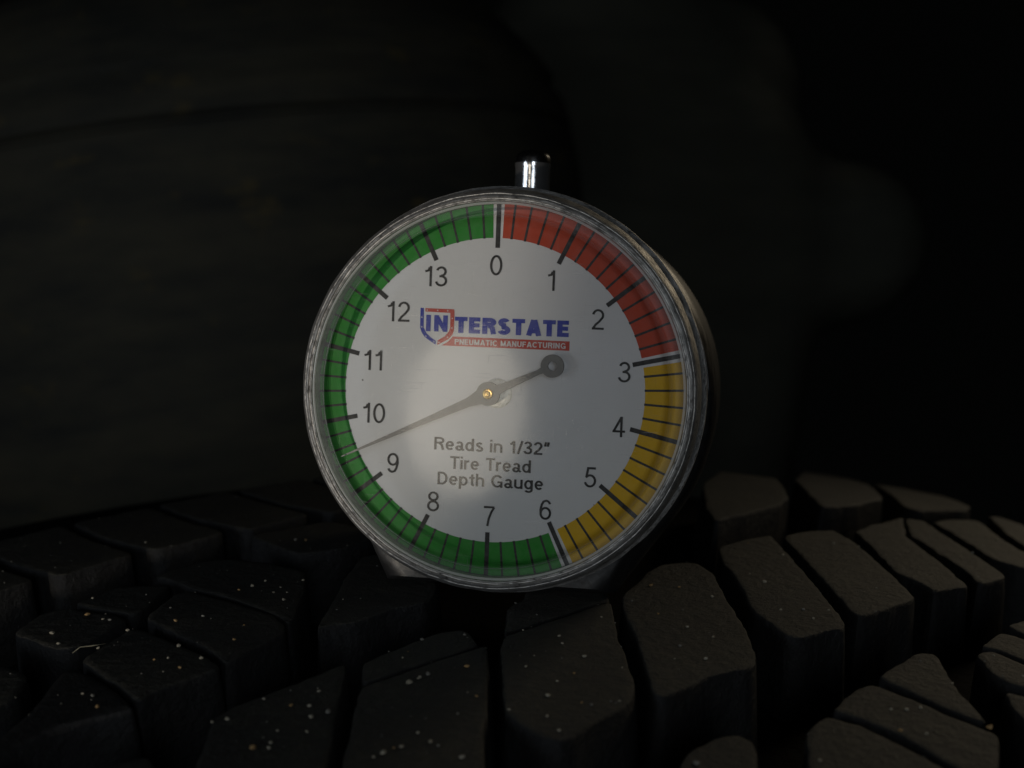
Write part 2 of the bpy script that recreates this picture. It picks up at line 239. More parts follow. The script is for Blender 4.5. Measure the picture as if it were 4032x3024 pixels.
BLOCKS = [
    [(-31.5, 10.2), (-26.6, 9.8), (-21.5, 9.1), (-18.7, 10.3), (-20.0, 13.9), (-20.4, 14.7), (-27.1, 14.5), (-32.5, 14.5), (-34.6, 14.1), (-32.7, 11.6)],
    [(-35.0, 14.6), (-32.8, 14.9), (-27.4, 15.0), (-20.8, 15.1), (-19.6, 15.2), (-30.2, 27.9), (-31.5, 28.8), (-35.9, 34.5), (-39.8, 39.0), (-48.6, 30.9), (-42.6, 23.5)],
    [(-12.0, 9.0), (-10.3, 7.9), (-8.6, 7.8), (-4.3, 4.1), (2.5, 8.5), (-0.4, 13.6), (-1.9, 13.5), (-9.3, 13.9), (-15.5, 14.0), (-16.4, 14.0)],
    [(-16.9, 14.5), (-15.8, 14.5), (-9.7, 14.4), (-2.3, 14.0), (-1.0, 14.3), (-8.6, 23.2), (-14.8, 31.5), (-17.7, 34.0), (-23.3, 35.0), (-28.1, 35.7), (-29.1, 34.5), (-28.9, 31.1), (-28.6, 28.4), (-18.8, 16.1)],
    [(1.4, 13.4), (-2.9, 18.3), (-7.4, 24.8), (-15.2, 34.1), (-15.0, 35.3), (-7.4, 34.9), (-2.6, 36.0), (-0.3, 34.5), (5.3, 28.1), (13.1, 17.9), (17.3, 13.2), (18.5, 8.9), (14.2, 7.2)],
    [(26.4, 5.9), (32.2, 4.9), (38.6, 4.9), (35.2, 9.3), (16.3, 32.9), (14.4, 34.7), (12.4, 33.9), (7.8, 33.7), (6.9, 32.8), (9.3, 27.0), (10.1, 25.2), (14.9, 20.0), (21.2, 11.6)],
    [(39.8, 6.0), (45.3, 5.2), (50.6, 6.4), (47.4, 12.1), (40.3, 21.2), (31.1, 32.4), (26.9, 32.8), (19.0, 33.1), (20.2, 30.6), (28.3, 20.4), (36.5, 9.9)],
    [(53.4, 8.0), (58.6, 6.3), (72.2, 3.5), (58.5, 13.2), (51.1, 22.2), (42.0, 32.8), (39.2, 32.0), (35.5, 32.1), (36.9, 30.1), (38.6, 24.4), (46.2, 16.2)],
    [(72.9, 3.4), (74.5, 5.9), (68.9, 11.8), (59.2, 23.7), (52.2, 32.1), (48.4, 32.6), (44.7, 32.5), (48.7, 28.5), (54.0, 21.1), (59.2, 14.6), (59.8, 12.9)],
    [(75.4, 6.7), (83.1, 5.2), (88.8, 6.8), (77.1, 16.9), (70.7, 24.2), (63.3, 32.0), (59.2, 29.9), (60.1, 25.0), (68.3, 15.5)],
    [(98.8, 2.6), (101.9, 3.0), (98.0, 9.5), (83.3, 22.5), (68.4, 30.2), (72.8, 24.0), (82.4, 14.9)],
    [(60.1, -26.3), (79.5, -38.9), (85.7, -31.0), (66.9, -13.9), (58.4, -9.0), (47.4, -6.3), (38.1, -4.4), (43.3, -10.8)],
    [(88.3, -29.0), (127.1, -55.3), (128.6, -45.4), (113.3, -30.5), (89.1, -11.1), (74.5, -6.2), (64.7, -6.0), (71.8, -13.3)],
    [(118.8, -32.8), (134.2, -35.8), (129.7, -23.8), (109.8, -6.8), (99.5, -1.6), (83.5, -0.9), (84.4, -4.1)],
    [(5.5, 44.6), (10.0, 43.9), (15.2, 43.0), (16.4, 44.4), (13.9, 46.9), (10.6, 50.2), (5.3, 56.8), (4.9, 54.1), (5.3, 49.5)],
    [(-4.4, 46.6), (0.0, 45.4), (3.7, 44.9), (4.2, 50.2), (3.8, 54.8), (4.4, 57.7), (3.9, 58.8), (-2.0, 62.0), (-5.6, 62.8), (-4.7, 59.2), (-3.5, 53.2), (-4.1, 48.1)],
    [(-10.4, 48.2), (-5.9, 46.8), (-4.9, 49.8), (-5.2, 54.3), (-5.6, 58.6), (-6.7, 61.6), (-10.5, 63.6), (-17.1, 62.3), (-19.1, 57.1), (-15.1, 52.0)],
    [(22.5, 45.7), (29.3, 44.1), (29.7, 46.8), (29.1, 50.8), (24.5, 53.7), (23.2, 49.9), (23.6, 46.9)],
    [(20.4, 46.4), (22.8, 47.4), (22.1, 50.5), (23.0, 54.0), (18.2, 57.0), (16.3, 54.2), (15.9, 52.3), (17.1, 50.0)],
    [(13.6, 53.4), (14.2, 55.4), (15.3, 58.5), (5.7, 64.5), (8.8, 59.0), (10.4, 56.5)],
    [(31.9, 43.3), (36.2, 43.2), (43.0, 43.5), (35.2, 48.8), (30.9, 46.4)],
    [(-22.7, 44.6), (-19.3, 43.7), (-16.6, 43.9), (-15.1, 44.7), (-15.2, 46.4), (-18.6, 49.7), (-23.6, 53.5), (-29.2, 48.9)],
    [(-34.8, -29.6), (-27.6, -30.3), (-25.3, -29.3), (-21.9, -22.7), (-20.9, -16.9), (-25.2, -10.8), (-31.6, -3.7), (-31.1, -6.0), (-31.8, -13.6), (-33.7, -22.3), (-33.6, -25.4)],
    [(-42.0, -17.0), (-36.0, -21.5), (-34.2, -21.6), (-32.4, -13.4), (-31.3, -7.0), (-32.1, -3.5), (-33.7, -1.7), (-37.6, -0.5), (-41.9, 1.1), (-41.1, -3.5), (-41.7, -10.8)],
    [(-52.0, -11.1), (-44.8, -15.0), (-43.7, -14.8), (-42.8, -8.6), (-42.2, -2.2), (-42.6, 1.6), (-46.0, 1.4), (-49.7, 1.4), (-52.1, 2.4), (-51.7, -1.9), (-51.8, -7.2)],
    [(-65.2, 0.2), (-59.9, -3.5), (-54.3, -10.0), (-53.0, -9.7), (-52.5, -6.3), (-52.4, -1.0), (-52.6, 3.0), (-53.1, 3.4), (-56.8, 1.9), (-60.3, 1.5), (-65.3, 2.9), (-66.5, 3.7)],
    [(-45.7, -27.7), (-38.9, -29.3), (-34.5, -25.0), (-39.5, -20.4), (-42.3, -18.9), (-42.8, -21.0)],
    [(-53.8, -24.2), (-49.3, -27.9), (-46.3, -26.8), (-43.4, -20.1), (-43.4, -17.8), (-47.0, -16.1), (-50.9, -15.0), (-52.2, -15.9)],
    [(-58.1, -23.7), (-57.7, -17.2), (-57.0, -13.1), (-57.1, -11.5), (-59.7, -7.5), (-62.9, -7.0), (-63.1, -14.4)],
    [(-17.8, -13.2), (-12.4, -18.0), (-6.6, -14.8), (-8.7, -7.1), (-13.7, -1.4), (-16.7, 1.3), (-18.5, 1.2), (-20.8, 0.5), (-26.2, 1.1), (-29.4, -0.6), (-29.9, -0.7), (-23.0, -7.7)],
    [(-48.6, 10.6), (-46.5, 9.9), (-39.5, 9.8), (-33.0, 9.2), (-35.5, 12.6), (-41.5, 20.0), (-47.2, 27.0), (-50.0, 30.8), (-58.1, 22.8), (-53.1, 16.3)],
    [(-59.5, 11.3), (-55.8, 12.7), (-56.3, 14.7), (-58.9, 20.2), (-63.0, 15.8)],
    [(-18, -36), (-6, -35), (-4, -24), (-13, -22), (-18, -24)],
    [(-70, -62), (-58.5, -62), (-59, -50), (-58, -40), (-68.5, -39), (-70.5, -50)],
    [(-57, -62), (-45.5, -62), (-46, -50), (-45, -40), (-55.5, -39), (-57.5, -50)],
    [(-44, -62), (-32.5, -62), (-33, -50), (-32, -40), (-42.5, -39), (-44.5, -50)],
    [(-31, -62), (-19.5, -62), (-20, -50), (-19, -40), (-29.5, -39), (-31.5, -50)],
    [(-18, -62), (-6.5, -62), (-7, -50), (-6, -40), (-16.5, -39), (-18.5, -50)],
    [(-5, -62), (6.5, -62), (6, -50), (7, -40), (-3.5, -39), (-5.5, -50)],
    [(8, -62), (19.5, -62), (19, -50), (20, -40), (9.5, -39), (7.5, -50)],
    [(139.4, 6.0), (144.9, 5.2), (150.2, 6.4), (147.0, 12.1), (139.9, 21.2), (130.7, 32.4), (126.5, 32.8), (118.6, 33.1), (119.8, 30.6), (127.9, 20.4), (136.1, 9.9)],
    [(156.0, 6.0), (161.5, 5.2), (166.8, 6.4), (163.6, 12.1), (156.5, 21.2), (147.3, 32.4), (143.1, 32.8), (135.2, 33.1), (136.4, 30.6), (144.5, 20.4), (152.7, 9.9)],
    [(172.6, 6.0), (178.1, 5.2), (183.4, 6.4), (180.2, 12.1), (173.1, 21.2), (163.9, 32.4), (159.7, 32.8), (151.8, 33.1), (153.0, 30.6), (161.1, 20.4), (169.3, 9.9)],
    [(189.2, 6.0), (194.7, 5.2), (200.0, 6.4), (196.8, 12.1), (189.7, 21.2), (180.5, 32.4), (176.3, 32.8), (168.4, 33.1), (169.6, 30.6), (177.7, 20.4), (185.9, 9.9)],
    [(205.8, 6.0), (211.3, 5.2), (216.6, 6.4), (213.4, 12.1), (206.3, 21.2), (197.1, 32.4), (192.9, 32.8), (185.0, 33.1), (186.2, 30.6), (194.3, 20.4), (202.5, 9.9)],
    [(222.4, 6.0), (227.9, 5.2), (233.2, 6.4), (230.0, 12.1), (222.9, 21.2), (213.7, 32.4), (209.5, 32.8), (201.6, 33.1), (202.8, 30.6), (210.9, 20.4), (219.1, 9.9)],
    [(239.0, 6.0), (244.5, 5.2), (249.8, 6.4), (246.6, 12.1), (239.5, 21.2), (230.3, 32.4), (226.1, 32.8), (218.2, 33.1), (219.4, 30.6), (227.5, 20.4), (235.7, 9.9)],
    [(255.6, 6.0), (261.1, 5.2), (266.4, 6.4), (263.2, 12.1), (256.1, 21.2), (246.9, 32.4), (242.7, 32.8), (234.8, 33.1), (236.0, 30.6), (244.1, 20.4), (252.3, 9.9)],
    [(272.2, 6.0), (277.7, 5.2), (283.0, 6.4), (279.8, 12.1), (272.7, 21.2), (263.5, 32.4), (259.3, 32.8), (251.4, 33.1), (252.6, 30.6), (260.7, 20.4), (268.9, 9.9)],
    [(288.8, 6.0), (294.3, 5.2), (299.6, 6.4), (296.4, 12.1), (289.3, 21.2), (280.1, 32.4), (275.9, 32.8), (268.0, 33.1), (269.2, 30.6), (277.3, 20.4), (285.5, 9.9)],
    [(-275.6, 6.0), (-270.1, 5.2), (-264.8, 6.4), (-268.0, 12.1), (-275.1, 21.2), (-284.3, 32.4), (-288.5, 32.8), (-296.4, 33.1), (-295.2, 30.6), (-287.1, 20.4), (-278.9, 9.9)],
    [(-259.0, 6.0), (-253.5, 5.2), (-248.2, 6.4), (-251.4, 12.1), (-258.5, 21.2), (-267.7, 32.4), (-271.9, 32.8), (-279.8, 33.1), (-278.6, 30.6), (-270.5, 20.4), (-262.3, 9.9)],
    [(-242.4, 6.0), (-236.9, 5.2), (-231.6, 6.4), (-234.8, 12.1), (-241.9, 21.2), (-251.1, 32.4), (-255.3, 32.8), (-263.2, 33.1), (-262.0, 30.6), (-253.9, 20.4), (-245.7, 9.9)],
    [(-225.8, 6.0), (-220.3, 5.2), (-215.0, 6.4), (-218.2, 12.1), (-225.3, 21.2), (-234.5, 32.4), (-238.7, 32.8), (-246.6, 33.1), (-245.4, 30.6), (-237.3, 20.4), (-229.1, 9.9)],
    [(-209.2, 6.0), (-203.7, 5.2), (-198.4, 6.4), (-201.6, 12.1), (-208.7, 21.2), (-217.9, 32.4), (-222.1, 32.8), (-230.0, 33.1), (-228.8, 30.6), (-220.7, 20.4), (-212.5, 9.9)],
    [(-192.6, 6.0), (-187.1, 5.2), (-181.8, 6.4), (-185.0, 12.1), (-192.1, 21.2), (-201.3, 32.4), (-205.5, 32.8), (-213.4, 33.1), (-212.2, 30.6), (-204.1, 20.4), (-195.9, 9.9)],
    [(-176.0, 6.0), (-170.5, 5.2), (-165.2, 6.4), (-168.4, 12.1), (-175.5, 21.2), (-184.7, 32.4), (-188.9, 32.8), (-196.8, 33.1), (-195.6, 30.6), (-187.5, 20.4), (-179.3, 9.9)],
    [(-159.4, 6.0), (-153.9, 5.2), (-148.6, 6.4), (-151.8, 12.1), (-158.9, 21.2), (-168.1, 32.4), (-172.3, 32.8), (-180.2, 33.1), (-179.0, 30.6), (-170.9, 20.4), (-162.7, 9.9)],
    [(-142.8, 6.0), (-137.3, 5.2), (-132.0, 6.4), (-135.2, 12.1), (-142.3, 21.2), (-151.5, 32.4), (-155.7, 32.8), (-163.6, 33.1), (-162.4, 30.6), (-154.3, 20.4), (-146.1, 9.9)],
    [(-126.2, 6.0), (-120.7, 5.2), (-115.4, 6.4), (-118.6, 12.1), (-125.7, 21.2), (-134.9, 32.4), (-139.1, 32.8), (-147.0, 33.1), (-145.8, 30.6), (-137.7, 20.4), (-129.5, 9.9)],
    [(-109.6, 6.0), (-104.1, 5.2), (-98.8, 6.4), (-102.0, 12.1), (-109.1, 21.2), (-118.3, 32.4), (-122.5, 32.8), (-130.4, 33.1), (-129.2, 30.6), (-121.1, 20.4), (-112.9, 9.9)],
    [(-93.0, 6.0), (-87.5, 5.2), (-82.2, 6.4), (-85.4, 12.1), (-92.5, 21.2), (-101.7, 32.4), (-105.9, 32.8), (-113.8, 33.1), (-112.6, 30.6), (-104.5, 20.4), (-96.3, 9.9)],
    [(-76.4, 6.0), (-70.9, 5.2), (-65.6, 6.4), (-68.8, 12.1), (-75.9, 21.2), (-85.1, 32.4), (-89.3, 32.8), (-97.2, 33.1), (-96.0, 30.6), (-87.9, 20.4), (-79.7, 9.9)],
    [(-295.0, -17.0), (-289.0, -21.5), (-287.2, -21.6), (-285.4, -13.4), (-284.3, -7.0), (-285.1, -3.5), (-286.7, -1.7), (-290.6, -0.5), (-294.9, 1.1), (-294.1, -3.5), (-294.7, -10.8)],
    [(-283.5, -17.0), (-277.5, -21.5), (-275.7, -21.6), (-273.9, -13.4), (-272.8, -7.0), (-273.6, -3.5), (-275.2, -1.7), (-279.1, -0.5), (-283.4, 1.1), (-282.6, -3.5), (-283.2, -10.8)],
    [(-272.0, -17.0), (-266.0, -21.5), (-264.2, -21.6), (-262.4, -13.4), (-261.3, -7.0), (-262.1, -3.5), (-263.7, -1.7), (-267.6, -0.5), (-271.9, 1.1), (-271.1, -3.5), (-271.7, -10.8)],
    [(-260.5, -17.0), (-254.5, -21.5), (-252.7, -21.6), (-250.9, -13.4), (-249.8, -7.0), (-250.6, -3.5), (-252.2, -1.7), (-256.1, -0.5), (-260.4, 1.1), (-259.6, -3.5), (-260.2, -10.8)],
    [(-249.0, -17.0), (-243.0, -21.5), (-241.2, -21.6), (-239.4, -13.4), (-238.3, -7.0), (-239.1, -3.5), (-240.7, -1.7), (-244.6, -0.5), (-248.9, 1.1), (-248.1, -3.5), (-248.7, -10.8)],
    [(-237.5, -17.0), (-231.5, -21.5), (-229.7, -21.6), (-227.9, -13.4), (-226.8, -7.0), (-227.6, -3.5), (-229.2, -1.7), (-233.1, -0.5), (-237.4, 1.1), (-236.6, -3.5), (-237.2, -10.8)],
    [(-226.0, -17.0), (-220.0, -21.5), (-218.2, -21.6), (-216.4, -13.4), (-215.3, -7.0), (-216.1, -3.5), (-217.7, -1.7), (-221.6, -0.5), (-225.9, 1.1), (-225.1, -3.5), (-225.7, -10.8)],
    [(-214.5, -17.0), (-208.5, -21.5), (-206.7, -21.6), (-204.9, -13.4), (-203.8, -7.0), (-204.6, -3.5), (-206.2, -1.7), (-210.1, -0.5), (-214.4, 1.1), (-213.6, -3.5), (-214.2, -10.8)],
    [(-203.0, -17.0), (-197.0, -21.5), (-195.2, -21.6), (-193.4, -13.4), (-192.3, -7.0), (-193.1, -3.5), (-194.7, -1.7), (-198.6, -0.5), (-202.9, 1.1), (-202.1, -3.5), (-202.7, -10.8)],
    [(-191.5, -17.0), (-185.5, -21.5), (-183.7, -21.6), (-181.9, -13.4), (-180.8, -7.0), (-181.6, -3.5), (-183.2, -1.7), (-187.1, -0.5), (-191.4, 1.1), (-190.6, -3.5), (-191.2, -10.8)],
    [(-180.0, -17.0), (-174.0, -21.5), (-172.2, -21.6), (-170.4, -13.4), (-169.3, -7.0), (-170.1, -3.5), (-171.7, -1.7), (-175.6, -0.5), (-179.9, 1.1), (-179.1, -3.5), (-179.7, -10.8)],
    [(-168.5, -17.0), (-162.5, -21.5), (-160.7, -21.6), (-158.9, -13.4), (-157.8, -7.0), (-158.6, -3.5), (-160.2, -1.7), (-164.1, -0.5), (-168.4, 1.1), (-167.6, -3.5), (-168.2, -10.8)],
    [(-157.0, -17.0), (-151.0, -21.5), (-149.2, -21.6), (-147.4, -13.4), (-146.3, -7.0), (-147.1, -3.5), (-148.7, -1.7), (-152.6, -0.5), (-156.9, 1.1), (-156.1, -3.5), (-156.7, -10.8)],
    [(-145.5, -17.0), (-139.5, -21.5), (-137.7, -21.6), (-135.9, -13.4), (-134.8, -7.0), (-135.6, -3.5), (-137.2, -1.7), (-141.1, -0.5), (-145.4, 1.1), (-144.6, -3.5), (-145.2, -10.8)],
    [(-134.0, -17.0), (-128.0, -21.5), (-126.2, -21.6), (-124.4, -13.4), (-123.3, -7.0), (-124.1, -3.5), (-125.7, -1.7), (-129.6, -0.5), (-133.9, 1.1), (-133.1, -3.5), (-133.7, -10.8)],
    [(-122.5, -17.0), (-116.5, -21.5), (-114.7, -21.6), (-112.9, -13.4), (-111.8, -7.0), (-112.6, -3.5), (-114.2, -1.7), (-118.1, -0.5), (-122.4, 1.1), (-121.6, -3.5), (-122.2, -10.8)],
    [(-111.0, -17.0), (-105.0, -21.5), (-103.2, -21.6), (-101.4, -13.4), (-100.3, -7.0), (-101.1, -3.5), (-102.7, -1.7), (-106.6, -0.5), (-110.9, 1.1), (-110.1, -3.5), (-110.7, -10.8)],
    [(-99.5, -17.0), (-93.5, -21.5), (-91.7, -21.6), (-89.9, -13.4), (-88.8, -7.0), (-89.6, -3.5), (-91.2, -1.7), (-95.1, -0.5), (-99.4, 1.1), (-98.6, -3.5), (-99.2, -10.8)],
    [(-88.0, -17.0), (-82.0, -21.5), (-80.2, -21.6), (-78.4, -13.4), (-77.3, -7.0), (-78.1, -3.5), (-79.7, -1.7), (-83.6, -0.5), (-87.9, 1.1), (-87.1, -3.5), (-87.7, -10.8)],
    [(-76.5, -17.0), (-70.5, -21.5), (-68.7, -21.6), (-66.9, -13.4), (-65.8, -7.0), (-66.6, -3.5), (-68.2, -1.7), (-72.1, -0.5), (-76.4, 1.1), (-75.6, -3.5), (-76.2, -10.8)],
    [(238.3, -29.0), (277.1, -55.3), (278.6, -45.4), (263.3, -30.5), (239.1, -11.1), (224.5, -6.2), (214.7, -6.0), (221.8, -13.3)],
    [(-298.4, 46.6), (-294.0, 45.4), (-290.3, 44.9), (-289.8, 50.2), (-290.2, 54.8), (-289.6, 57.7), (-290.1, 58.8), (-296.0, 62.0), (-299.6, 62.8), (-298.7, 59.2), (-297.5, 53.2), (-298.1, 48.1)],
    [(-284.4, 46.6), (-280.0, 45.4), (-276.3, 44.9), (-275.8, 50.2), (-276.2, 54.8), (-275.6, 57.7), (-276.1, 58.8), (-282.0, 62.0), (-285.6, 62.8), (-284.7, 59.2), (-283.5, 53.2), (-284.1, 48.1)],
    [(-270.4, 46.6), (-266.0, 45.4), (-262.3, 44.9), (-261.8, 50.2), (-262.2, 54.8), (-261.6, 57.7), (-262.1, 58.8), (-268.0, 62.0), (-271.6, 62.8), (-270.7, 59.2), (-269.5, 53.2), (-270.1, 48.1)],
    [(-256.4, 46.6), (-252.0, 45.4), (-248.3, 44.9), (-247.8, 50.2), (-248.2, 54.8), (-247.6, 57.7), (-248.1, 58.8), (-254.0, 62.0), (-257.6, 62.8), (-256.7, 59.2), (-255.5, 53.2), (-256.1, 48.1)],
    [(-242.4, 46.6), (-238.0, 45.4), (-234.3, 44.9), (-233.8, 50.2), (-234.2, 54.8), (-233.6, 57.7), (-234.1, 58.8), (-240.0, 62.0), (-243.6, 62.8), (-242.7, 59.2), (-241.5, 53.2), (-242.1, 48.1)],
    [(-228.4, 46.6), (-224.0, 45.4), (-220.3, 44.9), (-219.8, 50.2), (-220.2, 54.8), (-219.6, 57.7), (-220.1, 58.8), (-226.0, 62.0), (-229.6, 62.8), (-228.7, 59.2), (-227.5, 53.2), (-228.1, 48.1)],
    [(-214.4, 46.6), (-210.0, 45.4), (-206.3, 44.9), (-205.8, 50.2), (-206.2, 54.8), (-205.6, 57.7), (-206.1, 58.8), (-212.0, 62.0), (-215.6, 62.8), (-214.7, 59.2), (-213.5, 53.2), (-214.1, 48.1)],
    [(-200.4, 46.6), (-196.0, 45.4), (-192.3, 44.9), (-191.8, 50.2), (-192.2, 54.8), (-191.6, 57.7), (-192.1, 58.8), (-198.0, 62.0), (-201.6, 62.8), (-200.7, 59.2), (-199.5, 53.2), (-200.1, 48.1)],
    [(-186.4, 46.6), (-182.0, 45.4), (-178.3, 44.9), (-177.8, 50.2), (-178.2, 54.8), (-177.6, 57.7), (-178.1, 58.8), (-184.0, 62.0), (-187.6, 62.8), (-186.7, 59.2), (-185.5, 53.2), (-186.1, 48.1)],
    [(-172.4, 46.6), (-168.0, 45.4), (-164.3, 44.9), (-163.8, 50.2), (-164.2, 54.8), (-163.6, 57.7), (-164.1, 58.8), (-170.0, 62.0), (-173.6, 62.8), (-172.7, 59.2), (-171.5, 53.2), (-172.1, 48.1)],
    [(-158.4, 46.6), (-154.0, 45.4), (-150.3, 44.9), (-149.8, 50.2), (-150.2, 54.8), (-149.6, 57.7), (-150.1, 58.8), (-156.0, 62.0), (-159.6, 62.8), (-158.7, 59.2), (-157.5, 53.2), (-158.1, 48.1)],
    [(-144.4, 46.6), (-140.0, 45.4), (-136.3, 44.9), (-135.8, 50.2), (-136.2, 54.8), (-135.6, 57.7), (-136.1, 58.8), (-142.0, 62.0), (-145.6, 62.8), (-144.7, 59.2), (-143.5, 53.2), (-144.1, 48.1)],
    [(-130.4, 46.6), (-126.0, 45.4), (-122.3, 44.9), (-121.8, 50.2), (-122.2, 54.8), (-121.6, 57.7), (-122.1, 58.8), (-128.0, 62.0), (-131.6, 62.8), (-130.7, 59.2), (-129.5, 53.2), (-130.1, 48.1)],
    [(-116.4, 46.6), (-112.0, 45.4), (-108.3, 44.9), (-107.8, 50.2), (-108.2, 54.8), (-107.6, 57.7), (-108.1, 58.8), (-114.0, 62.0), (-117.6, 62.8), (-116.7, 59.2), (-115.5, 53.2), (-116.1, 48.1)],
    [(-102.4, 46.6), (-98.0, 45.4), (-94.3, 44.9), (-93.8, 50.2), (-94.2, 54.8), (-93.6, 57.7), (-94.1, 58.8), (-100.0, 62.0), (-103.6, 62.8), (-102.7, 59.2), (-101.5, 53.2), (-102.1, 48.1)],
    [(-88.4, 46.6), (-84.0, 45.4), (-80.3, 44.9), (-79.8, 50.2), (-80.2, 54.8), (-79.6, 57.7), (-80.1, 58.8), (-86.0, 62.0), (-89.6, 62.8), (-88.7, 59.2), (-87.5, 53.2), (-88.1, 48.1)],
    [(-74.4, 46.6), (-70.0, 45.4), (-66.3, 44.9), (-65.8, 50.2), (-66.2, 54.8), (-65.6, 57.7), (-66.1, 58.8), (-72.0, 62.0), (-75.6, 62.8), (-74.7, 59.2), (-73.5, 53.2), (-74.1, 48.1)],
    [(-60.4, 46.6), (-56.0, 45.4), (-52.3, 44.9), (-51.8, 50.2), (-52.2, 54.8), (-51.6, 57.7), (-52.1, 58.8), (-58.0, 62.0), (-61.6, 62.8), (-60.7, 59.2), (-59.5, 53.2), (-60.1, 48.1)],
    [(-46.4, 46.6), (-42.0, 45.4), (-38.3, 44.9), (-37.8, 50.2), (-38.2, 54.8), (-37.6, 57.7), (-38.1, 58.8), (-44.0, 62.0), (-47.6, 62.8), (-46.7, 59.2), (-45.5, 53.2), (-46.1, 48.1)],
    [(51.6, 46.6), (56.0, 45.4), (59.7, 44.9), (60.2, 50.2), (59.8, 54.8), (60.4, 57.7), (59.9, 58.8), (54.0, 62.0), (50.4, 62.8), (51.3, 59.2), (52.5, 53.2), (51.9, 48.1)],
    [(65.6, 46.6), (70.0, 45.4), (73.7, 44.9), (74.2, 50.2), (73.8, 54.8), (74.4, 57.7), (73.9, 58.8), (68.0, 62.0), (64.4, 62.8), (65.3, 59.2), (66.5, 53.2), (65.9, 48.1)],
    [(79.6, 46.6), (84.0, 45.4), (87.7, 44.9), (88.2, 50.2), (87.8, 54.8), (88.4, 57.7), (87.9, 58.8), (82.0, 62.0), (78.4, 62.8), (79.3, 59.2), (80.5, 53.2), (79.9, 48.1)],
    [(93.6, 46.6), (98.0, 45.4), (101.7, 44.9), (102.2, 50.2), (101.8, 54.8), (102.4, 57.7), (101.9, 58.8), (96.0, 62.0), (92.4, 62.8), (93.3, 59.2), (94.5, 53.2), (93.9, 48.1)],
    [(107.6, 46.6), (112.0, 45.4), (115.7, 44.9), (116.2, 50.2), (115.8, 54.8), (116.4, 57.7), (115.9, 58.8), (110.0, 62.0), (106.4, 62.8), (107.3, 59.2), (108.5, 53.2), (107.9, 48.1)],
    [(121.6, 46.6), (126.0, 45.4), (129.7, 44.9), (130.2, 50.2), (129.8, 54.8), (130.4, 57.7), (129.9, 58.8), (124.0, 62.0), (120.4, 62.8), (121.3, 59.2), (122.5, 53.2), (121.9, 48.1)],
    [(135.6, 46.6), (140.0, 45.4), (143.7, 44.9), (144.2, 50.2), (143.8, 54.8), (144.4, 57.7), (143.9, 58.8), (138.0, 62.0), (134.4, 62.8), (135.3, 59.2), (136.5, 53.2), (135.9, 48.1)],
    [(149.6, 46.6), (154.0, 45.4), (157.7, 44.9), (158.2, 50.2), (157.8, 54.8), (158.4, 57.7), (157.9, 58.8), (152.0, 62.0), (148.4, 62.8), (149.3, 59.2), (150.5, 53.2), (149.9, 48.1)],
    [(163.6, 46.6), (168.0, 45.4), (171.7, 44.9), (172.2, 50.2), (171.8, 54.8), (172.4, 57.7), (171.9, 58.8), (166.0, 62.0), (162.4, 62.8), (163.3, 59.2), (164.5, 53.2), (163.9, 48.1)],
    [(177.6, 46.6), (182.0, 45.4), (185.7, 44.9), (186.2, 50.2), (185.8, 54.8), (186.4, 57.7), (185.9, 58.8), (180.0, 62.0), (176.4, 62.8), (177.3, 59.2), (178.5, 53.2), (177.9, 48.1)],
    [(191.6, 46.6), (196.0, 45.4), (199.7, 44.9), (200.2, 50.2), (199.8, 54.8), (200.4, 57.7), (199.9, 58.8), (194.0, 62.0), (190.4, 62.8), (191.3, 59.2), (192.5, 53.2), (191.9, 48.1)],
    [(205.6, 46.6), (210.0, 45.4), (213.7, 44.9), (214.2, 50.2), (213.8, 54.8), (214.4, 57.7), (213.9, 58.8), (208.0, 62.0), (204.4, 62.8), (205.3, 59.2), (206.5, 53.2), (205.9, 48.1)],
    [(219.6, 46.6), (224.0, 45.4), (227.7, 44.9), (228.2, 50.2), (227.8, 54.8), (228.4, 57.7), (227.9, 58.8), (222.0, 62.0), (218.4, 62.8), (219.3, 59.2), (220.5, 53.2), (219.9, 48.1)],
    [(233.6, 46.6), (238.0, 45.4), (241.7, 44.9), (242.2, 50.2), (241.8, 54.8), (242.4, 57.7), (241.9, 58.8), (236.0, 62.0), (232.4, 62.8), (233.3, 59.2), (234.5, 53.2), (233.9, 48.1)],
    [(247.6, 46.6), (252.0, 45.4), (255.7, 44.9), (256.2, 50.2), (255.8, 54.8), (256.4, 57.7), (255.9, 58.8), (250.0, 62.0), (246.4, 62.8), (247.3, 59.2), (248.5, 53.2), (247.9, 48.1)],
    [(261.6, 46.6), (266.0, 45.4), (269.7, 44.9), (270.2, 50.2), (269.8, 54.8), (270.4, 57.7), (269.9, 58.8), (264.0, 62.0), (260.4, 62.8), (261.3, 59.2), (262.5, 53.2), (261.9, 48.1)],
    [(275.6, 46.6), (280.0, 45.4), (283.7, 44.9), (284.2, 50.2), (283.8, 54.8), (284.4, 57.7), (283.9, 58.8), (278.0, 62.0), (274.4, 62.8), (275.3, 59.2), (276.5, 53.2), (275.9, 48.1)],
    [(289.6, 46.6), (294.0, 45.4), (297.7, 44.9), (298.2, 50.2), (297.8, 54.8), (298.4, 57.7), (297.9, 58.8), (292.0, 62.0), (288.4, 62.8), (289.3, 59.2), (290.5, 53.2), (289.9, 48.1)],
    [(-285.0, 70), (-273.0, 70), (-272.0, 92), (-286.0, 92)],
    [(-270.0, 70), (-258.0, 70), (-257.0, 92), (-271.0, 92)],
    [(-255.0, 70), (-243.0, 70), (-242.0, 92), (-256.0, 92)],
    [(-240.0, 70), (-228.0, 70), (-227.0, 92), (-241.0, 92)],
    [(-225.0, 70), (-213.0, 70), (-212.0, 92), (-226.0, 92)],
    [(-210.0, 70), (-198.0, 70), (-197.0, 92), (-211.0, 92)],
    [(-195.0, 70), (-183.0, 70), (-182.0, 92), (-196.0, 92)],
